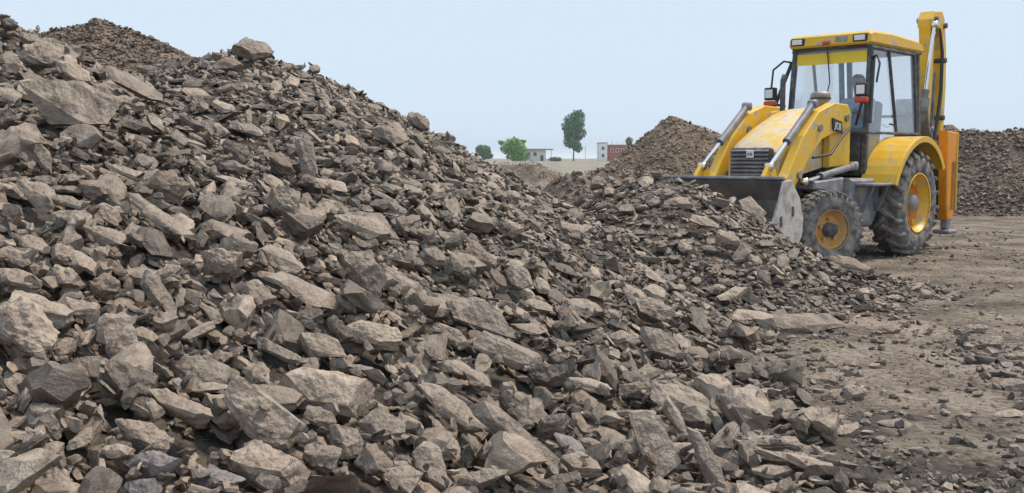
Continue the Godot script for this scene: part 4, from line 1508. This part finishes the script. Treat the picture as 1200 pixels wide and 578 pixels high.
# photograph rocks: u, v, width, height, roll (degrees, clockwise), kind, tone, how far its face turns to the viewer, label
const HEROES := [
	[78, 122, 106, 58, 14, "slab", 1, 0.55, "largest tilted slab high on the left slope, faintly grooved", "largest tilted slab"],
	[52, 68, 52, 42, 5, "block", 1, 0.4, "squarish block just above the largest tilted slab"],
	[84, 84, 46, 22, 35, "splinter", 0, 0.4, "pale streaked rock above right of the largest tilted slab"],
	[156, 100, 76, 20, 15, "plate", 2, 0.15, "long overhanging plate with dark hollow below, under the brown back heap", "long overhanging plate"],
	[118, 114, 40, 30, 10, "block", 2, 0.3, "block wedged between largest tilted slab and overhanging plate"],
	[8, 28, 22, 16, 0, "lump", 4, 0.2, "dark lump on the skyline at the top left corner"],
	[34, 44, 26, 14, 20, "slab", 1, 0.2, "small slab on the skyline beside the top left lump"],
	[10, 72, 22, 26, 0, "block", 2, 0.3, "upright block on the left edge beside the squarish block"],
	[52, 186, 42, 18, 70, "splinter", 2, 0.5, "triangular splinter standing upright below the largest tilted slab", "standing triangular splinter"],
	[76, 260, 50, 34, 10, "lump", 1, 0.3, "smooth rounded block on the left, biggest above the grooved slab", "smooth rounded block"],
	[38, 286, 42, 22, 45, "slab", 0, 0.5, "deeply grooved pale slab below left of the smooth rounded block", "deeply grooved pale slab"],
	[122, 278, 46, 26, 8, "block", 1, 0.3, "pale block right of the smooth rounded block"],
	[143, 200, 42, 14, 15, "splinter", 0, 0.3, "pale plank-like stone right of the standing triangular splinter"],
	[110, 223, 34, 24, 5, "block", 2, 0.3, "block above the smooth rounded block"],
	[80, 237, 44, 14, 22, "splinter", 1, 0.3, "narrow stone lying on the smooth rounded block's upper side"],
	[196, 263, 62, 18, 22, "slab", 1, 0.3, "ribbed slab lying downhill right of the pale block", "ribbed slab on the left slope"],
	[196, 218, 52, 36, 10, "lump", 3, 0.3, "brown lump above the ribbed slab", "brown lump on the left slope"],
	[126, 252, 32, 22, 25, "wedge", 1, 0.4, "wedge between smooth rounded block and ribbed slab"],
	[165, 240, 36, 18, -5, "slab", 1, 0.3, "slab between the brown lump and the wedge"],
	[26, 384, 80, 66, 22, "block", 0, 0.5, "big pale angular block cut by the left edge", "big pale block on the left edge"],
	[16, 300, 42, 22, 10, "slab", 1, 0.3, "slab on the left edge above the big pale block"],
	[20, 328, 52, 26, 20, "slab", 1, 0.35, "thick slab resting right on top of the big pale edge block"],
	[78, 324, 42, 32, 5, "block", 0, 0.3, "pale block right of the thick slab"],
	[122, 335, 33, 40, 80, "lump", 3, 0.4, "roundish brown stone beside the flat pale cap stone", "roundish brown stone"],
	[98, 307, 42, 18, 12, "plate", 0, 0.3, "flat pale cap stone above the roundish brown stone"],
	[136, 393, 56, 44, 60, "slab", 1, 0.7, "smooth broad slab leaning toward the camera right of the pale block"],
	[198, 320, 27, 26, 10, "block", 0, 0.3, "small pale cube above the long leaning rib"],
	[186, 346, 68, 22, 60, "splinter", 2, 0.5, "long leaning rib of rock right of the roundish brown stone"],
	[92, 362, 44, 28, 15, "slab", 1, 0.4, "slab between big pale edge block and smooth broad slab"],
	[76, 408, 36, 25, -30, "wedge", 1, 0.4, "wedge below right of the big pale edge block"],
	[40, 463, 58, 28, -8, "slab", 1, 0.25, "flat-topped slab with dark broken front near the left edge", "flat-topped slab near the left edge"],
	[150, 450, 62, 42, 5, "block", 4, 0.3, "dark blocky boulder behind the knobbly long block", "dark blocky boulder"],
	[210, 477, 78, 32, 15, "block", 1, 0.3, "knobbly long block right of the dark blocky boulder", "knobbly long block"],
	[166, 510, 68, 30, 15, "lump", 1, 0.3, "lumpy stone above the bluish smooth boulder"],
	[181, 545, 62, 38, 10, "lump", 5, 0.3, "bluish grey smooth boulder at the bottom left", "bluish smooth boulder"],
	[96, 515, 38, 21, -50, "splinter", 1, 0.4, "stone standing on edge left of the bluish smooth boulder"],
	[57, 530, 30, 29, 15, "block", 1, 0.35, "small squarish stone near the bottom left corner"],
	[68, 562, 38, 30, 25, "block", 0, 0.35, "pale stone on the bottom edge below the small squarish one"],
	[103, 480, 38, 16, 12, "slab", 1, 0.3, "flat stone right of the flat-topped slab"],
	[60, 500, 36, 18, 60, "splinter", 2, 0.4, "leaning sliver below the flat-topped slab"],
	[2, 538, 26, 48, 80, "slab", 0, 0.5, "pale slab cut by the left edge in the bottom corner"],
	[166, 571, 44, 20, 0, "slab", 5, 0.3, "bluish slab on the bottom edge below the smooth boulder"],
	[297, 59, 44, 22, 0, "slab", 2, 0.15, "thick slab crowning the peak of the left heap", "thick slab crowning the peak"],
	[268, 76, 34, 17, -8, "slab", 3, 0.2, "brown slab just left below the crowning slab"],
	[458, 158, 42, 22, 12, "slab", 2, 0.3, "broad slab near the skyline on the heap's right shoulder", "broad slab on the right shoulder"],
	[490, 143, 32, 25, 5, "lump", 2, 0.2, "rounded boulder on the skyline of the heap's right shoulder"],
	[275, 178, 36, 26, 35, "lump", 4, 0.3, "dark rounded rock left of the upright slab"],
	[361, 187, 52, 23, 78, "slab", 2, 0.6, "upright slab standing in the middle of the left slope", "upright slab in mid slope"],
	[335, 238, 50, 42, 45, "block", 1, 0.4, "large rough chunk directly below the upright slab", "large rough chunk below the upright slab"],
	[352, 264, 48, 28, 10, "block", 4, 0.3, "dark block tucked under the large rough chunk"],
	[426, 266, 62, 30, 8, "slab", 1, 0.3, "broad flat slab right of the dark tucked block"],
	[388, 217, 38, 13, -5, "plate", 0, 0.2, "thin pale arched plate right of the upright slab"],
	[290, 152, 44, 15, 20, "slab", 1, 0.3, "slab above the dark rounded rock"],
	[330, 194, 36, 22, 20, "block", 3, 0.3, "brown block touching the upright slab's left side"],
	[260, 308, 48, 38, 5, "lump", 1, 0.35, "rough pale lump left of the wide overhanging ledge", "rough pale lump in mid slope"],
	[428, 318, 56, 40, 40, "wedge", 2, 0.5, "pointed wedge with a dark left face", "pointed wedge with a dark left face"],
	[355, 340, 84, 28, 12, "plate", 1, 0.25, "wide overhanging ledge with a black gap beneath, mid slope", "wide overhanging ledge"],
	[330, 306, 52, 28, 10, "slab", 1, 0.3, "rough slab lying above the wide overhanging ledge"],
	[300, 346, 42, 30, 40, "block", 2, 0.4, "block at the left end of the wide overhanging ledge"],
	[438, 394, 64, 38, 8, "block", 0, 0.3, "large pale stone with a curved ribbed front", "curved pale stone in mid slope"],
	[325, 411, 64, 18, 42, "splinter", 2, 0.45, "long plank of rock slanting downhill, left of the banded block", "slanting plank of rock"],
	[378, 408, 58, 30, 10, "slab", 1, 0.35, "banded block between the slanting plank and the curved pale stone"],
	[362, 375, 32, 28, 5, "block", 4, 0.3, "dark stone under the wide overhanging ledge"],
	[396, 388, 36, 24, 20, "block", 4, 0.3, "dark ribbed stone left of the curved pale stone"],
	[380, 458, 104, 54, 15, "slab", 0, 0.5, "very large pale slab with wavy ribs across its face", "wavy-ribbed pale slab"],
	[310, 490, 104, 60, 12, "slab", 1, 0.55, "very large smooth-faced slab left of the wavy-ribbed one", "very large smooth-faced slab"],
	[315, 548, 90, 50, 10, "block", 0, 0.4, "big pale boulder at the bottom under the smooth-faced slab", "big pale boulder at the bottom"],
	[405, 517, 48, 36, 75, "wedge", 1, 0.5, "diamond-shaped stone standing below the wavy-ribbed slab", "diamond-shaped stone"],
	[438, 540, 42, 40, -5, "block", 2, 0.25, "cubic stone with a dark front beside the diamond-shaped one", "cubic stone with a dark front"],
	[378, 536, 42, 38, 20, "lump", 2, 0.4, "mottled stone between big pale boulder and diamond-shaped stone"],
	[448, 500, 52, 40, 30, "slab", 2, 0.5, "streaked slab right of the wavy-ribbed slab"],
	[257, 562, 58, 26, 8, "slab", 5, 0.3, "bluish flat slab left of the big pale boulder"],
	[248, 455, 42, 20, 5, "plate", 0, 0.3, "pale cap plate left of the smooth-faced slab, dark below"],
	[470, 564, 46, 40, 10, "lump", 1, 0.4, "stone on the bottom edge right of the cubic stone"],
	[376, 492, 42, 25, 20, "wedge", 2, 0.4, "wedge pinched under the wavy-ribbed slab"],
	[565, 372, 88, 38, 25, "slab", 2, 0.45, "large dark-hollowed layered slab in mid picture", "large layered slab in mid picture"],
	[597, 415, 84, 32, 20, "slab", 2, 0.5, "long pointed slab just below the layered slab", "long pointed slab"],
	[600, 364, 38, 13, 20, "plate", 0, 0.2, "thin bright plate lying on the layered slab"],
	[563, 300, 38, 23, 40, "slab", 3, 0.5, "brownish slab leaning above the layered slab", "brownish leaning slab above the layered one"],
	[540, 315, 36, 26, 10, "lump", 2, 0.4, "speckled stone left of the brownish leaning slab"],
	[530, 395, 48, 25, 30, "slab", 1, 0.45, "slab left of the long pointed slab"],
	[495, 355, 38, 22, 5, "block", 2, 0.3, "block left of the large layered slab"],
	[620, 385, 44, 15, -10, "plate", 1, 0.25, "flat stone at the right end of the layered slab"],
	[608, 325, 34, 30, 50, "slab", 1, 0.6, "upright-facing slab above the thin bright plate"],
	[632, 358, 32, 14, 8, "plate", 1, 0.3, "small plate right of the thin bright plate"],
	[530, 480, 96, 32, 40, "slab", 1, 0.5, "thick slab sliding downhill, left of the two long ones", "thick slab sliding downhill"],
	[602, 508, 116, 26, 38, "splinter", 2, 0.5, "longest slanting rail of rock near the bottom centre", "longest slanting rail of rock"],
	[505, 545, 62, 36, 65, "slab", 1, 0.6, "tall slab standing at the bottom left of the slanting rails"],
	[565, 560, 58, 24, -20, "block", 1, 0.35, "plank tilted the other way at the bottom centre"],
	[648, 497, 44, 28, -3, "block", 2, 0.3, "ribbed block right of the longest slanting rail", "ribbed block by the slanting rail"],
	[612, 486, 42, 30, 80, "slab", 1, 0.6, "slab propped between slanting rail and ribbed block"],
	[655, 564, 54, 15, 5, "splinter", 2, 0.2, "low plank on the bottom edge below the ribbed block"],
	[682, 545, 52, 27, 10, "slab", 1, 0.35, "slab right above the low bottom plank"],
	[690, 452, 54, 16, 25, "splinter", 0, 0.4, "pale long stone above right of the ribbed block"],
	[560, 446, 38, 18, 10, "slab", 1, 0.3, "slab above the thick downhill slab"],
	[640, 440, 46, 28, 5, "block", 4, 0.3, "dark stone below the long pointed slab"],
	[768, 522, 80, 42, 75, "slab", 1, 0.7, "broad upright slab with rounded top near the bottom right", "broad upright slab near the bottom"],
	[790, 488, 62, 20, 60, "splinter", 1, 0.5, "narrow leaning stone behind the broad upright slab"],
	[826, 536, 84, 26, 65, "splinter", 2, 0.6, "tall narrow slab leaning right of the broad upright one", "tall narrow leaning slab"],
	[755, 456, 58, 26, 5, "wedge", 3, 0.35, "brown wedge above the broad upright slab", "brown wedge near the bottom"],
	[905, 519, 68, 17, 15, "splinter", 1, 0.25, "topmost of the stacked flat planks by the dirt track", "stacked flat planks by the dirt"],
	[918, 536, 64, 13, 12, "plate", 1, 0.2, "middle one of the stacked flat planks by the dirt track"],
	[905, 553, 44, 15, 8, "plate", 1, 0.25, "short plank under the stacked flat planks"],
	[915, 571, 60, 12, 2, "plate", 0, 0.2, "lowest pale plank on the bottom edge by the dirt"],
	[955, 545, 62, 22, -20, "slab", 0, 0.3, "pale slab lying apart at the foot, touching the dirt"],
	[846, 546, 54, 20, 55, "splinter", 2, 0.5, "dark sliver beside the tall narrow slab"],
	[940, 381, 98, 28, 3, "slab", 2, 0.25, "long flat boulder on the dirt below the front wheel", "long flat boulder on the dirt"],
	[880, 369, 48, 13, 0, "plate", 0, 0.2, "pale plate at the left end of the long flat boulder"],
	[765, 365, 48, 32, 10, "block", 2, 0.35, "mottled block on the middle heap's lower slope", "mottled block on the middle heap"],
	[860, 345, 44, 17, -40, "splinter", 0, 0.4, "streaked sliver pointing up right on the middle heap", "streaked sliver on the middle heap"],
	[775, 405, 60, 28, 35, "slab", 2, 0.45, "banded slab below the mottled block", "banded slab on the middle heap"],
	[768, 325, 30, 11, 15, "plate", 0, 0.2, "thin pale plate above the mottled block"],
	[882, 243, 34, 20, 40, "plate", 2, 0.5, "bright-edged plate leaning against the loader bucket", "plate leaning against the bucket"],
	[795, 237, 32, 13, 0, "slab", 1, 0.2, "pale slab near the crest of the middle heap", "pale slab near the middle crest"],
	[825, 260, 34, 15, 8, "slab", 1, 0.3, "flat slab left of the bucket plate"],
	[855, 282, 32, 21, 15, "block", 1, 0.3, "pale block below the bucket"],
	[700, 215, 20, 17, -20, "block", 1, 0.3, "pale block standing on the skyline of the middle heap"],
	[1000, 311, 56, 20, 8, "slab", 3, 0.2, "brown flat slab in front of the front wheel", "brown slab before the front wheel"],
	[1000, 462, 27, 20, 5, "block", 1, 0.25, "lone block on the open dirt", "lone block on the dirt"],
	[1050, 497, 42, 14, 3, "plate", 2, 0.2, "lone flat stone on the dirt right of the lone block"],
	[990, 505, 32, 17, 20, "slab", 0, 0.3, "pale slab on the dirt beside the heap's foot"],
	[1038, 386, 34, 15, 2, "slab", 3, 0.2, "flat stone right of the long flat boulder"],
	[1160, 405, 34, 22, 15, "block", 2, 0.3, "largest stone of the small pile at the right edge", "small pile at the right edge"],
	[1190, 420, 26, 20, 0, "block", 1, 0.3, "pale block at the right edge in the small pile"],
	[1145, 386, 26, 14, 10, "slab", 2, 0.3, "top stone at the back of the small right-edge pile"],
	[1188, 452, 30, 18, 0, "slab", 2, 0.3, "stone in the middle of the small right-edge pile"],
	[1182, 485, 30, 12, 12, "plate", 0, 0.2, "pale plate at the near end of the small right-edge pile"],
	[600, 268, 28, 20, 5, "block", 0, 0.3, "pale block in the valley between the two heaps", "pale block in the valley"],
	[668, 268, 26, 14, 10, "slab", 1, 0.3, "slab on the left flank of the middle heap"],
]

const WORDS := {"slab": "slab", "block": "block", "splinter": "sliver", "plate": "thin plate", "wedge": "wedge", "lump": "rounded lump"}
const ORDER := ["nearest", "second nearest", "third nearest", "fourth nearest", "fifth nearest", "sixth nearest", "seventh nearest", "eighth nearest", "ninth nearest"]

func build_rocks():
	rough_noise = noise(1.0, FastNoiseLite.TYPE_SIMPLEX_SMOOTH, 3, 71)
	chip_noise = noise(1.0, FastNoiseLite.TYPE_CELLULAR, 1, 73)
	chip_noise.cellular_return_type = FastNoiseLite.RETURN_DISTANCE
	fill_grid()
	var rng := RandomNumberGenerator.new()
	rng.seed = 20
	var kinds := ["slab", "slab", "splinter", "splinter", "plate", "plate", "plate", "wedge", "block", "slab"]
	var rec := []      # [transform, half size, kind, tone]
	var scatter := func(count: int, lo: float, hi: float, power: float, tilt: float, mark: bool, sink: float):
		for n in count:
			var x := rng.randf_range(-6.0, 4.6)
			var d := 2.2 + 10.6 * pow(rng.randf(), 1.25)
			var pr := rng.randf()
			var s := lo * pow(hi / lo, pow(rng.randf(), power))
			var kind: String = kinds[rng.randi() % kinds.size()]
			var yaw := rng.randfn(0.6, 0.6) if x < 0.6 or d < 7.0 else rng.randf() * TAU
			var tv := Vector3(rng.randfn(), 0, rng.randfn()) * tilt
			var tone := rng.randf()
			if absf(x) > 0.53 * d + 0.5 or x < -0.53 * d - 0.4: continue
			if pr > cover(x, d) or under_machine(x, d): continue
			# smaller stuff on the middle heap, larger near the camera
			if x > 0.0 and d > 7.0: s *= 0.8
			else: s *= lerpf(1.35, 0.9, clampf((d - 3.5) / 5.0, 0.0, 1.0))
			if is_kept(x, d) and (mark or pr < 0.93): continue
			if mark:
				var clash := false
				for w in 6:
					if is_kept(x + cos(w * 1.0472) * s * 0.7, d + sin(w * 1.0472) * s * 0.7): clash = true
				if clash: continue
			var K: Array = KINDS[kind]
			var h := Vector3(K[0], K[1], K[2]) * s * Vector3(rng.randf_range(0.85, 1.15), rng.randf_range(0.8, 1.25), rng.randf_range(0.85, 1.15))
			var nn := (slope_normal(x, d, maxf(s * 0.7, 0.04)) + tv).normalized()
			var t := settle(x, d, h, nn, yaw, sink, mark)
			rec.append([t, h, kind, tone])
	scatter.call(14000, 0.022, 0.06, 1.2, 0.3, false, 0.5)
	# the rocks one can recognise in the photograph
	var anchors := []
	for k in HEROES.size():
		var q: Array = HEROES[k]
		var hit := look_bare(q[0], q[1], 0.1)
		var B := Basis.IDENTITY
		var h := Vector3.ONE
		var w := 0.1
		for it in 3:      # size, turn and place depend on one another
			var depth := (project(hit)).z
			var sc: float = depth / FOCAL
			var K: Array = KINDS[q[5]]
			w = q[2] * sc * 0.5
			var tall: float = q[3] * sc * 0.5
			var face: float = q[7]
			var view := (Vector3(0, EYE, 0) - hit).normalized()
			var n := (slope_normal(hit.x, -hit.z, maxf(w, 0.08)) * (1.0 - face) + view * face + Vector3(rng.randfn(), 0, rng.randfn()) * 0.05).normalized()
			var a := deg_to_rad(q[4])
			var along := (Vector3.RIGHT * cos(a) - (Vector3.UP - view * view.y).normalized() * sin(a))
			along = (along - n * along.dot(n)).normalized()
			B = Basis(along, n, along.cross(n))
			# visible height = wide side seen at an angle + thickness seen at an angle
			var zc := maxf(sqrt(maxf(1.0 - pow(B.z.dot(view), 2.0), 0.0)), 0.25)
			var yc := maxf(sqrt(maxf(1.0 - pow(n.dot(view), 2.0), 0.0)), 0.1)
			var wide := clampf(tall / (zc * 0.9 + yc * K[1] / K[2] * 0.6), w * 0.25, w * 1.25)
			h = Vector3(w * 1.05, clampf(wide * K[1] / K[2], w * 0.12, w * 0.6), wide)
			# bedded in the layer of loose rock, its middle on the line of sight
			var rise := sqrt(pow(B.x.y * h.x, 2.0) + pow(n.y * h.y, 2.0) + pow(B.z.y * h.z, 2.0))
			hit = look_bare(q[0], q[1], (LAYER * 0.85 + rise * 0.45 if cover(hit.x, -hit.z) > 0.5 else rise * 0.75))
		var t := settle_basis(hit.x, -hit.z, h, B, 0.4, true, false, hit.y)
		var o := MeshInstance3D.new()
		o.name = numbered("shale_rock")
		o.mesh = rock_mesh(q[5], h, k + 5, maxf(0.011, w * 0.11))
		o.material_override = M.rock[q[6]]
		o.transform = t
		add_child(o)
		tag(o, q[8], "rock", "rocks lying on the near heaps")
		anchors.append([project(t.origin), q])
	scatter.call(2600, 0.08, 0.12, 1.3, 0.22, true, 0.45)
	scatter.call(9000, 0.05, 0.085, 1.2, 0.28, true, 0.45)
	scatter.call(36000, 0.024, 0.05, 0.9, 0.35, true, 0.45)
	scatter.call(60000, 0.011, 0.034, 1.0, 0.45, false, 0.45)
	# which of the rest show largest
	var shown := []
	for k in rec.size():
		var r: Array = rec[k]
		var p := project(r[0].origin)
		if p.x < 6 or p.x > 1194 or p.y > 572 or p.y < 4: continue
		var top: float = r[0].origin.y + r[1].y * 0.6
		var g := grid_at(r[0].origin.x, -r[0].origin.z)
		if g > top + 0.03: continue
		var hit := look(p.x, p.y, -0.02)
		if hit.distance_to(r[0].origin) > r[1].x + 0.15: continue
		shown.append([r[1].x * sqrt(r[1].z / r[1].x) / p.z, k, p])
	shown.sort_custom(func(a, b): return a[0] > b[0])
	var single := {}
	var unit := {}
	for kd in KINDS:
		unit[kd] = []
		for j in 5: unit[kd].append(rock_mesh(kd, Vector3.ONE * 1.0 * Vector3(KINDS[kd][0], KINDS[kd][1], KINDS[kd][2]), 400 + j * 13 + kd.hash() % 97, 0.17))
	var tally := {}
	var chosen := []
	for s in shown:
		if chosen.size() >= 300 - HEROES.size(): break
		var r: Array = rec[s[1]]
		var ti := clampi(int(r[3] * 5.6), 0, 5)
		ti = [2, 1, 2, 4, 1, 3][ti]
		if r[3] > 0.93: ti = 0
		elif r[3] > 0.915: ti = 5
		# nearest recognisable rock
		var best := 1e9
		var bi := 0
		for j in anchors.size():
			if anchors[j][1].size() < 10: continue
			var dd: float = Vector2(anchors[j][0].x - s[2].x, anchors[j][0].y - s[2].y).length() / (20.0 + anchors[j][1][2])
			if dd < best:
				best = dd
				bi = j
		var off := Vector2(s[2].x - anchors[bi][0].x, s[2].y - anchors[bi][0].y)
		var way := "above" if off.y < -absf(off.x) else ("below" if off.y > absf(off.x) else ("left of" if off.x < 0 else "right of"))
		chosen.append([s[1], ti, bi, way, off.length()])
		single[s[1]] = true
	chosen.sort_custom(func(a, b): return a[4] < b[4])
	for c in chosen:
		var r: Array = rec[c[0]]
		var what := "%s %s" % [TONES[c[1]][3], WORDS[r[2]]]
		var key := "%s|%s|%d" % [what, c[3], c[2]]
		var nth: int = tally.get(key, 0)
		tally[key] = nth + 1
		var short: String = HEROES[c[2]][9]
		var o := MeshInstance3D.new()
		o.name = numbered("shale_rock")
		var pool: Array = unit[r[2]]
		o.mesh = pool[(c[0] * 7) % pool.size()]
		o.material_override = M.rock_unit[c[1]]
		var K: Array = KINDS[r[2]]
		o.transform = Transform3D(r[0].basis * Basis.from_scale(r[1] / Vector3(K[0], K[1], K[2])), r[0].origin)
		add_child(o)
		var lab := "smaller %s %s the %s" % [what, c[3], short]
		if nth > 0: lab = "%s %s %s the %s" % [ORDER[mini(nth, 8)], what, c[3], short]
		tag(o, lab, "rock", "rocks lying on the near heaps")
	# everything else is rubble
	var lo := {}
	for kd in KINDS:
		lo[kd] = []
		for j in 3: lo[kd].append(rock_mesh(kd, Vector3(KINDS[kd][0], KINDS[kd][1], KINDS[kd][2]), 800 + j * 17 + kd.hash() % 89, 0.42))
	var piles := [thing("rubble_heap", "tall heap of broken grey-brown shale filling the left side", "rubble"), thing("rubble_heap", "lower heap of broken shale in front of the loader bucket", "rubble")]
	for p in piles: p.set_meta("kind", "stuff")
	var lists := {}
	for k in rec.size():
		if single.has(k): continue
		var r: Array = rec[k]
		var o: Vector3 = r[0].origin
		var side := 1 if ridge_height(RIDGES[1], o.x, -o.z) > ridge_height(RIDGES[0], o.x, -o.z) else 0
		var key := "%d|%s|%d" % [side, r[2], k % 3]
		if not lists.has(key): lists[key] = []
		lists[key].append(r)
	for key in lists:
		var w: PackedStringArray = key.split("|")
		add_copies(piles[int(w[0])], "loose_rubble", lo[w[1]][int(w[2])], lists[key], w[1], Color(0.265, 0.221, 0.187), 0.45)

func add_copies(parent, called, mesh, list: Array, kind: String, base: Color, spread: float):
	var mm := MultiMesh.new()
	mm.transform_format = MultiMesh.TRANSFORM_3D
	mm.use_colors = true
	mm.mesh = mesh
	mm.instance_count = list.size()
	var K: Array = KINDS[kind]
	for k in list.size():
		var r: Array = list[k]
		mm.set_instance_transform(k, Transform3D(r[0].basis * Basis.from_scale(r[1] / Vector3(K[0], K[1], K[2])), r[0].origin))
		var f: float = r[3]
		var b := exp((f - 0.5) * 2.0 * spread * 1.3)
		var hue := fposmod(f * 37.0, 1.0) - 0.5
		mm.set_instance_color(k, Color(base.r * b * (1.0 + hue * 0.06), base.g * b, base.b * b * (1.0 - hue * 0.1)))
	var o := MultiMeshInstance3D.new()
	o.name = called
	o.multimesh = mm
	o.material_override = M.rubble
	parent.add_child(o, true)

func build_far_heaps():
	var rng := RandomNumberGenerator.new()
	rng.seed = 77
	var mesh := {}
	for kd in ["slab", "block", "lump"]: mesh[kd] = rock_mesh(kd, Vector3(KINDS[kd][0], KINDS[kd][1], KINDS[kd][2]), 950, 0.7)
	var plan := [
		[2, "brown fine rubble heap rising behind the left heap", 20000, 0.016, 0.06, Color(0.2, 0.155, 0.124), Rect2(-10, 11.5, 8, 7.5)],
		[3, "pointed brown heap behind the loader's bonnet", 15000, 0.015, 0.06, Color(0.3, 0.235, 0.187), Rect2(1.6, 23.5, 9, 6)],
		[4, "long dark rubble bank behind the loader on the right", 22000, 0.018, 0.065, Color(0.22, 0.172, 0.138), Rect2(7.5, 20.5, 9.5, 6.5)],
		[5, "small brown heap peeping over the dark bank", 500, 0.05, 0.15, Color(0.2, 0.16, 0.13), Rect2(9.8, 28, 6, 3.6)],
		[6, "low brown earth bank in the gap between the heaps", 3000, 0.015, 0.045, Color(0.25, 0.2, 0.17), Rect2(-4, 44, 7.5, 3)],
		[7, "pale gravel bank just behind the middle heap", 4000, 0.02, 0.07, Color(0.27, 0.235, 0.215), Rect2(-0.6, 17.5, 6, 4)],
	]
	for p in plan:
		var heap = thing("rubble_heap", p[1], "rubble")
		heap.set_meta("kind", "stuff")
		var lists := {"slab": [], "block": [], "lump": []}
		var R: Rect2 = p[6]
		for k in int(p[2]):
			var x := rng.randf_range(R.position.x, R.end.x)
			var d := rng.randf_range(R.position.y, R.end.y)
			var s: float = p[3] * pow(p[4] / p[3], pow(rng.randf(), 2.2))
			var kd: String = ["slab", "block", "lump"][rng.randi() % 3]
			var tone := rng.randf()
			var ax := Vector3(rng.randfn(), rng.randfn(), rng.randfn()).normalized()
			var an := rng.randf() * 1.2
			var yaw := rng.randf() * TAU
			if ridge_height(RIDGES[p[0]], x, d) < -0.1: continue
			var lw := land(x, d)
			if under_machine(x, d): continue
			var K: Array = KINDS[kd]
			lists[kd].append([Transform3D(Basis(ax, an) * Basis(Vector3.UP, yaw), Vector3(x, lw.x + s * 0.25, -d)), Vector3(K[0], K[1], K[2]) * s, kd, tone])
		for kd in lists: if lists[kd].size() > 0: add_copies(heap, "loose_rubble", mesh[kd], lists[kd], kd, p[5], 0.4)

func build_gravel():
	var rng := RandomNumberGenerator.new()
	rng.seed = 99
	var heap = thing("gravel", "scattered gravel and chips on the dirt track at the right", "gravel")
	heap.set_meta("kind", "stuff")
	var lists := {"slab": [], "block": [], "lump": []}
	var mesh := {}
	for kd in lists: mesh[kd] = rock_mesh(kd, Vector3(KINDS[kd][0], KINDS[kd][1], KINDS[kd][2]), 990, 0.8)
	for k in 24000:
		var d := 3.2 + 16.0 * pow(rng.randf(), 1.6)
		var x := rng.randf_range(0.6, 0.54 * d + 0.3)
		var s := 0.006 * pow(7.0, pow(rng.randf(), 2.4))
		var tone := rng.randf()
		var kd: String = ["slab", "block", "lump"][rng.randi() % 3]
		var pr := rng.randf()
		var ax := Vector3(rng.randfn(), rng.randfn() * 3.0, rng.randfn()).normalized()
		var an := rng.randf() * TAU
		# thick round the small pile at the right edge and along the heap's foot
		if x < 5.7 and d < 13.0 and cover(x, d) > 0.6 and pr > 0.15: continue
		var pile := exp(-(pow((x - 3.15) / 0.35, 2.0) + pow((d - 6.3) / 1.0, 2.0)))
		var foot := clampf(cover(x - 0.5, d - 0.3), 0.0, 1.0)
		var dens := 0.16 + pile * 1.2 + foot * 0.35 + maxf(bumps.get_noise_2d(x * 1.5 + 9.0, d * 1.5), 0.0) * 0.8
		if pr > dens or is_kept(x, d): continue
		if pile > 0.4: s *= 1.0 + pile * 1.1
		var K: Array = KINDS[kd]
		var y := land(x, d).x
		if x < 5.7 and d < 13.0 and x > GX0: y = grid_at(x, d)
		lists[kd].append([Transform3D(Basis(ax, an), Vector3(x, y + s * 0.2, -d)), Vector3(K[0], K[1], K[2]) * s, kd, tone])
	for kd in lists: add_copies(heap, "stones", mesh[kd], lists[kd], kd, Color(0.25, 0.21, 0.18), 0.45)
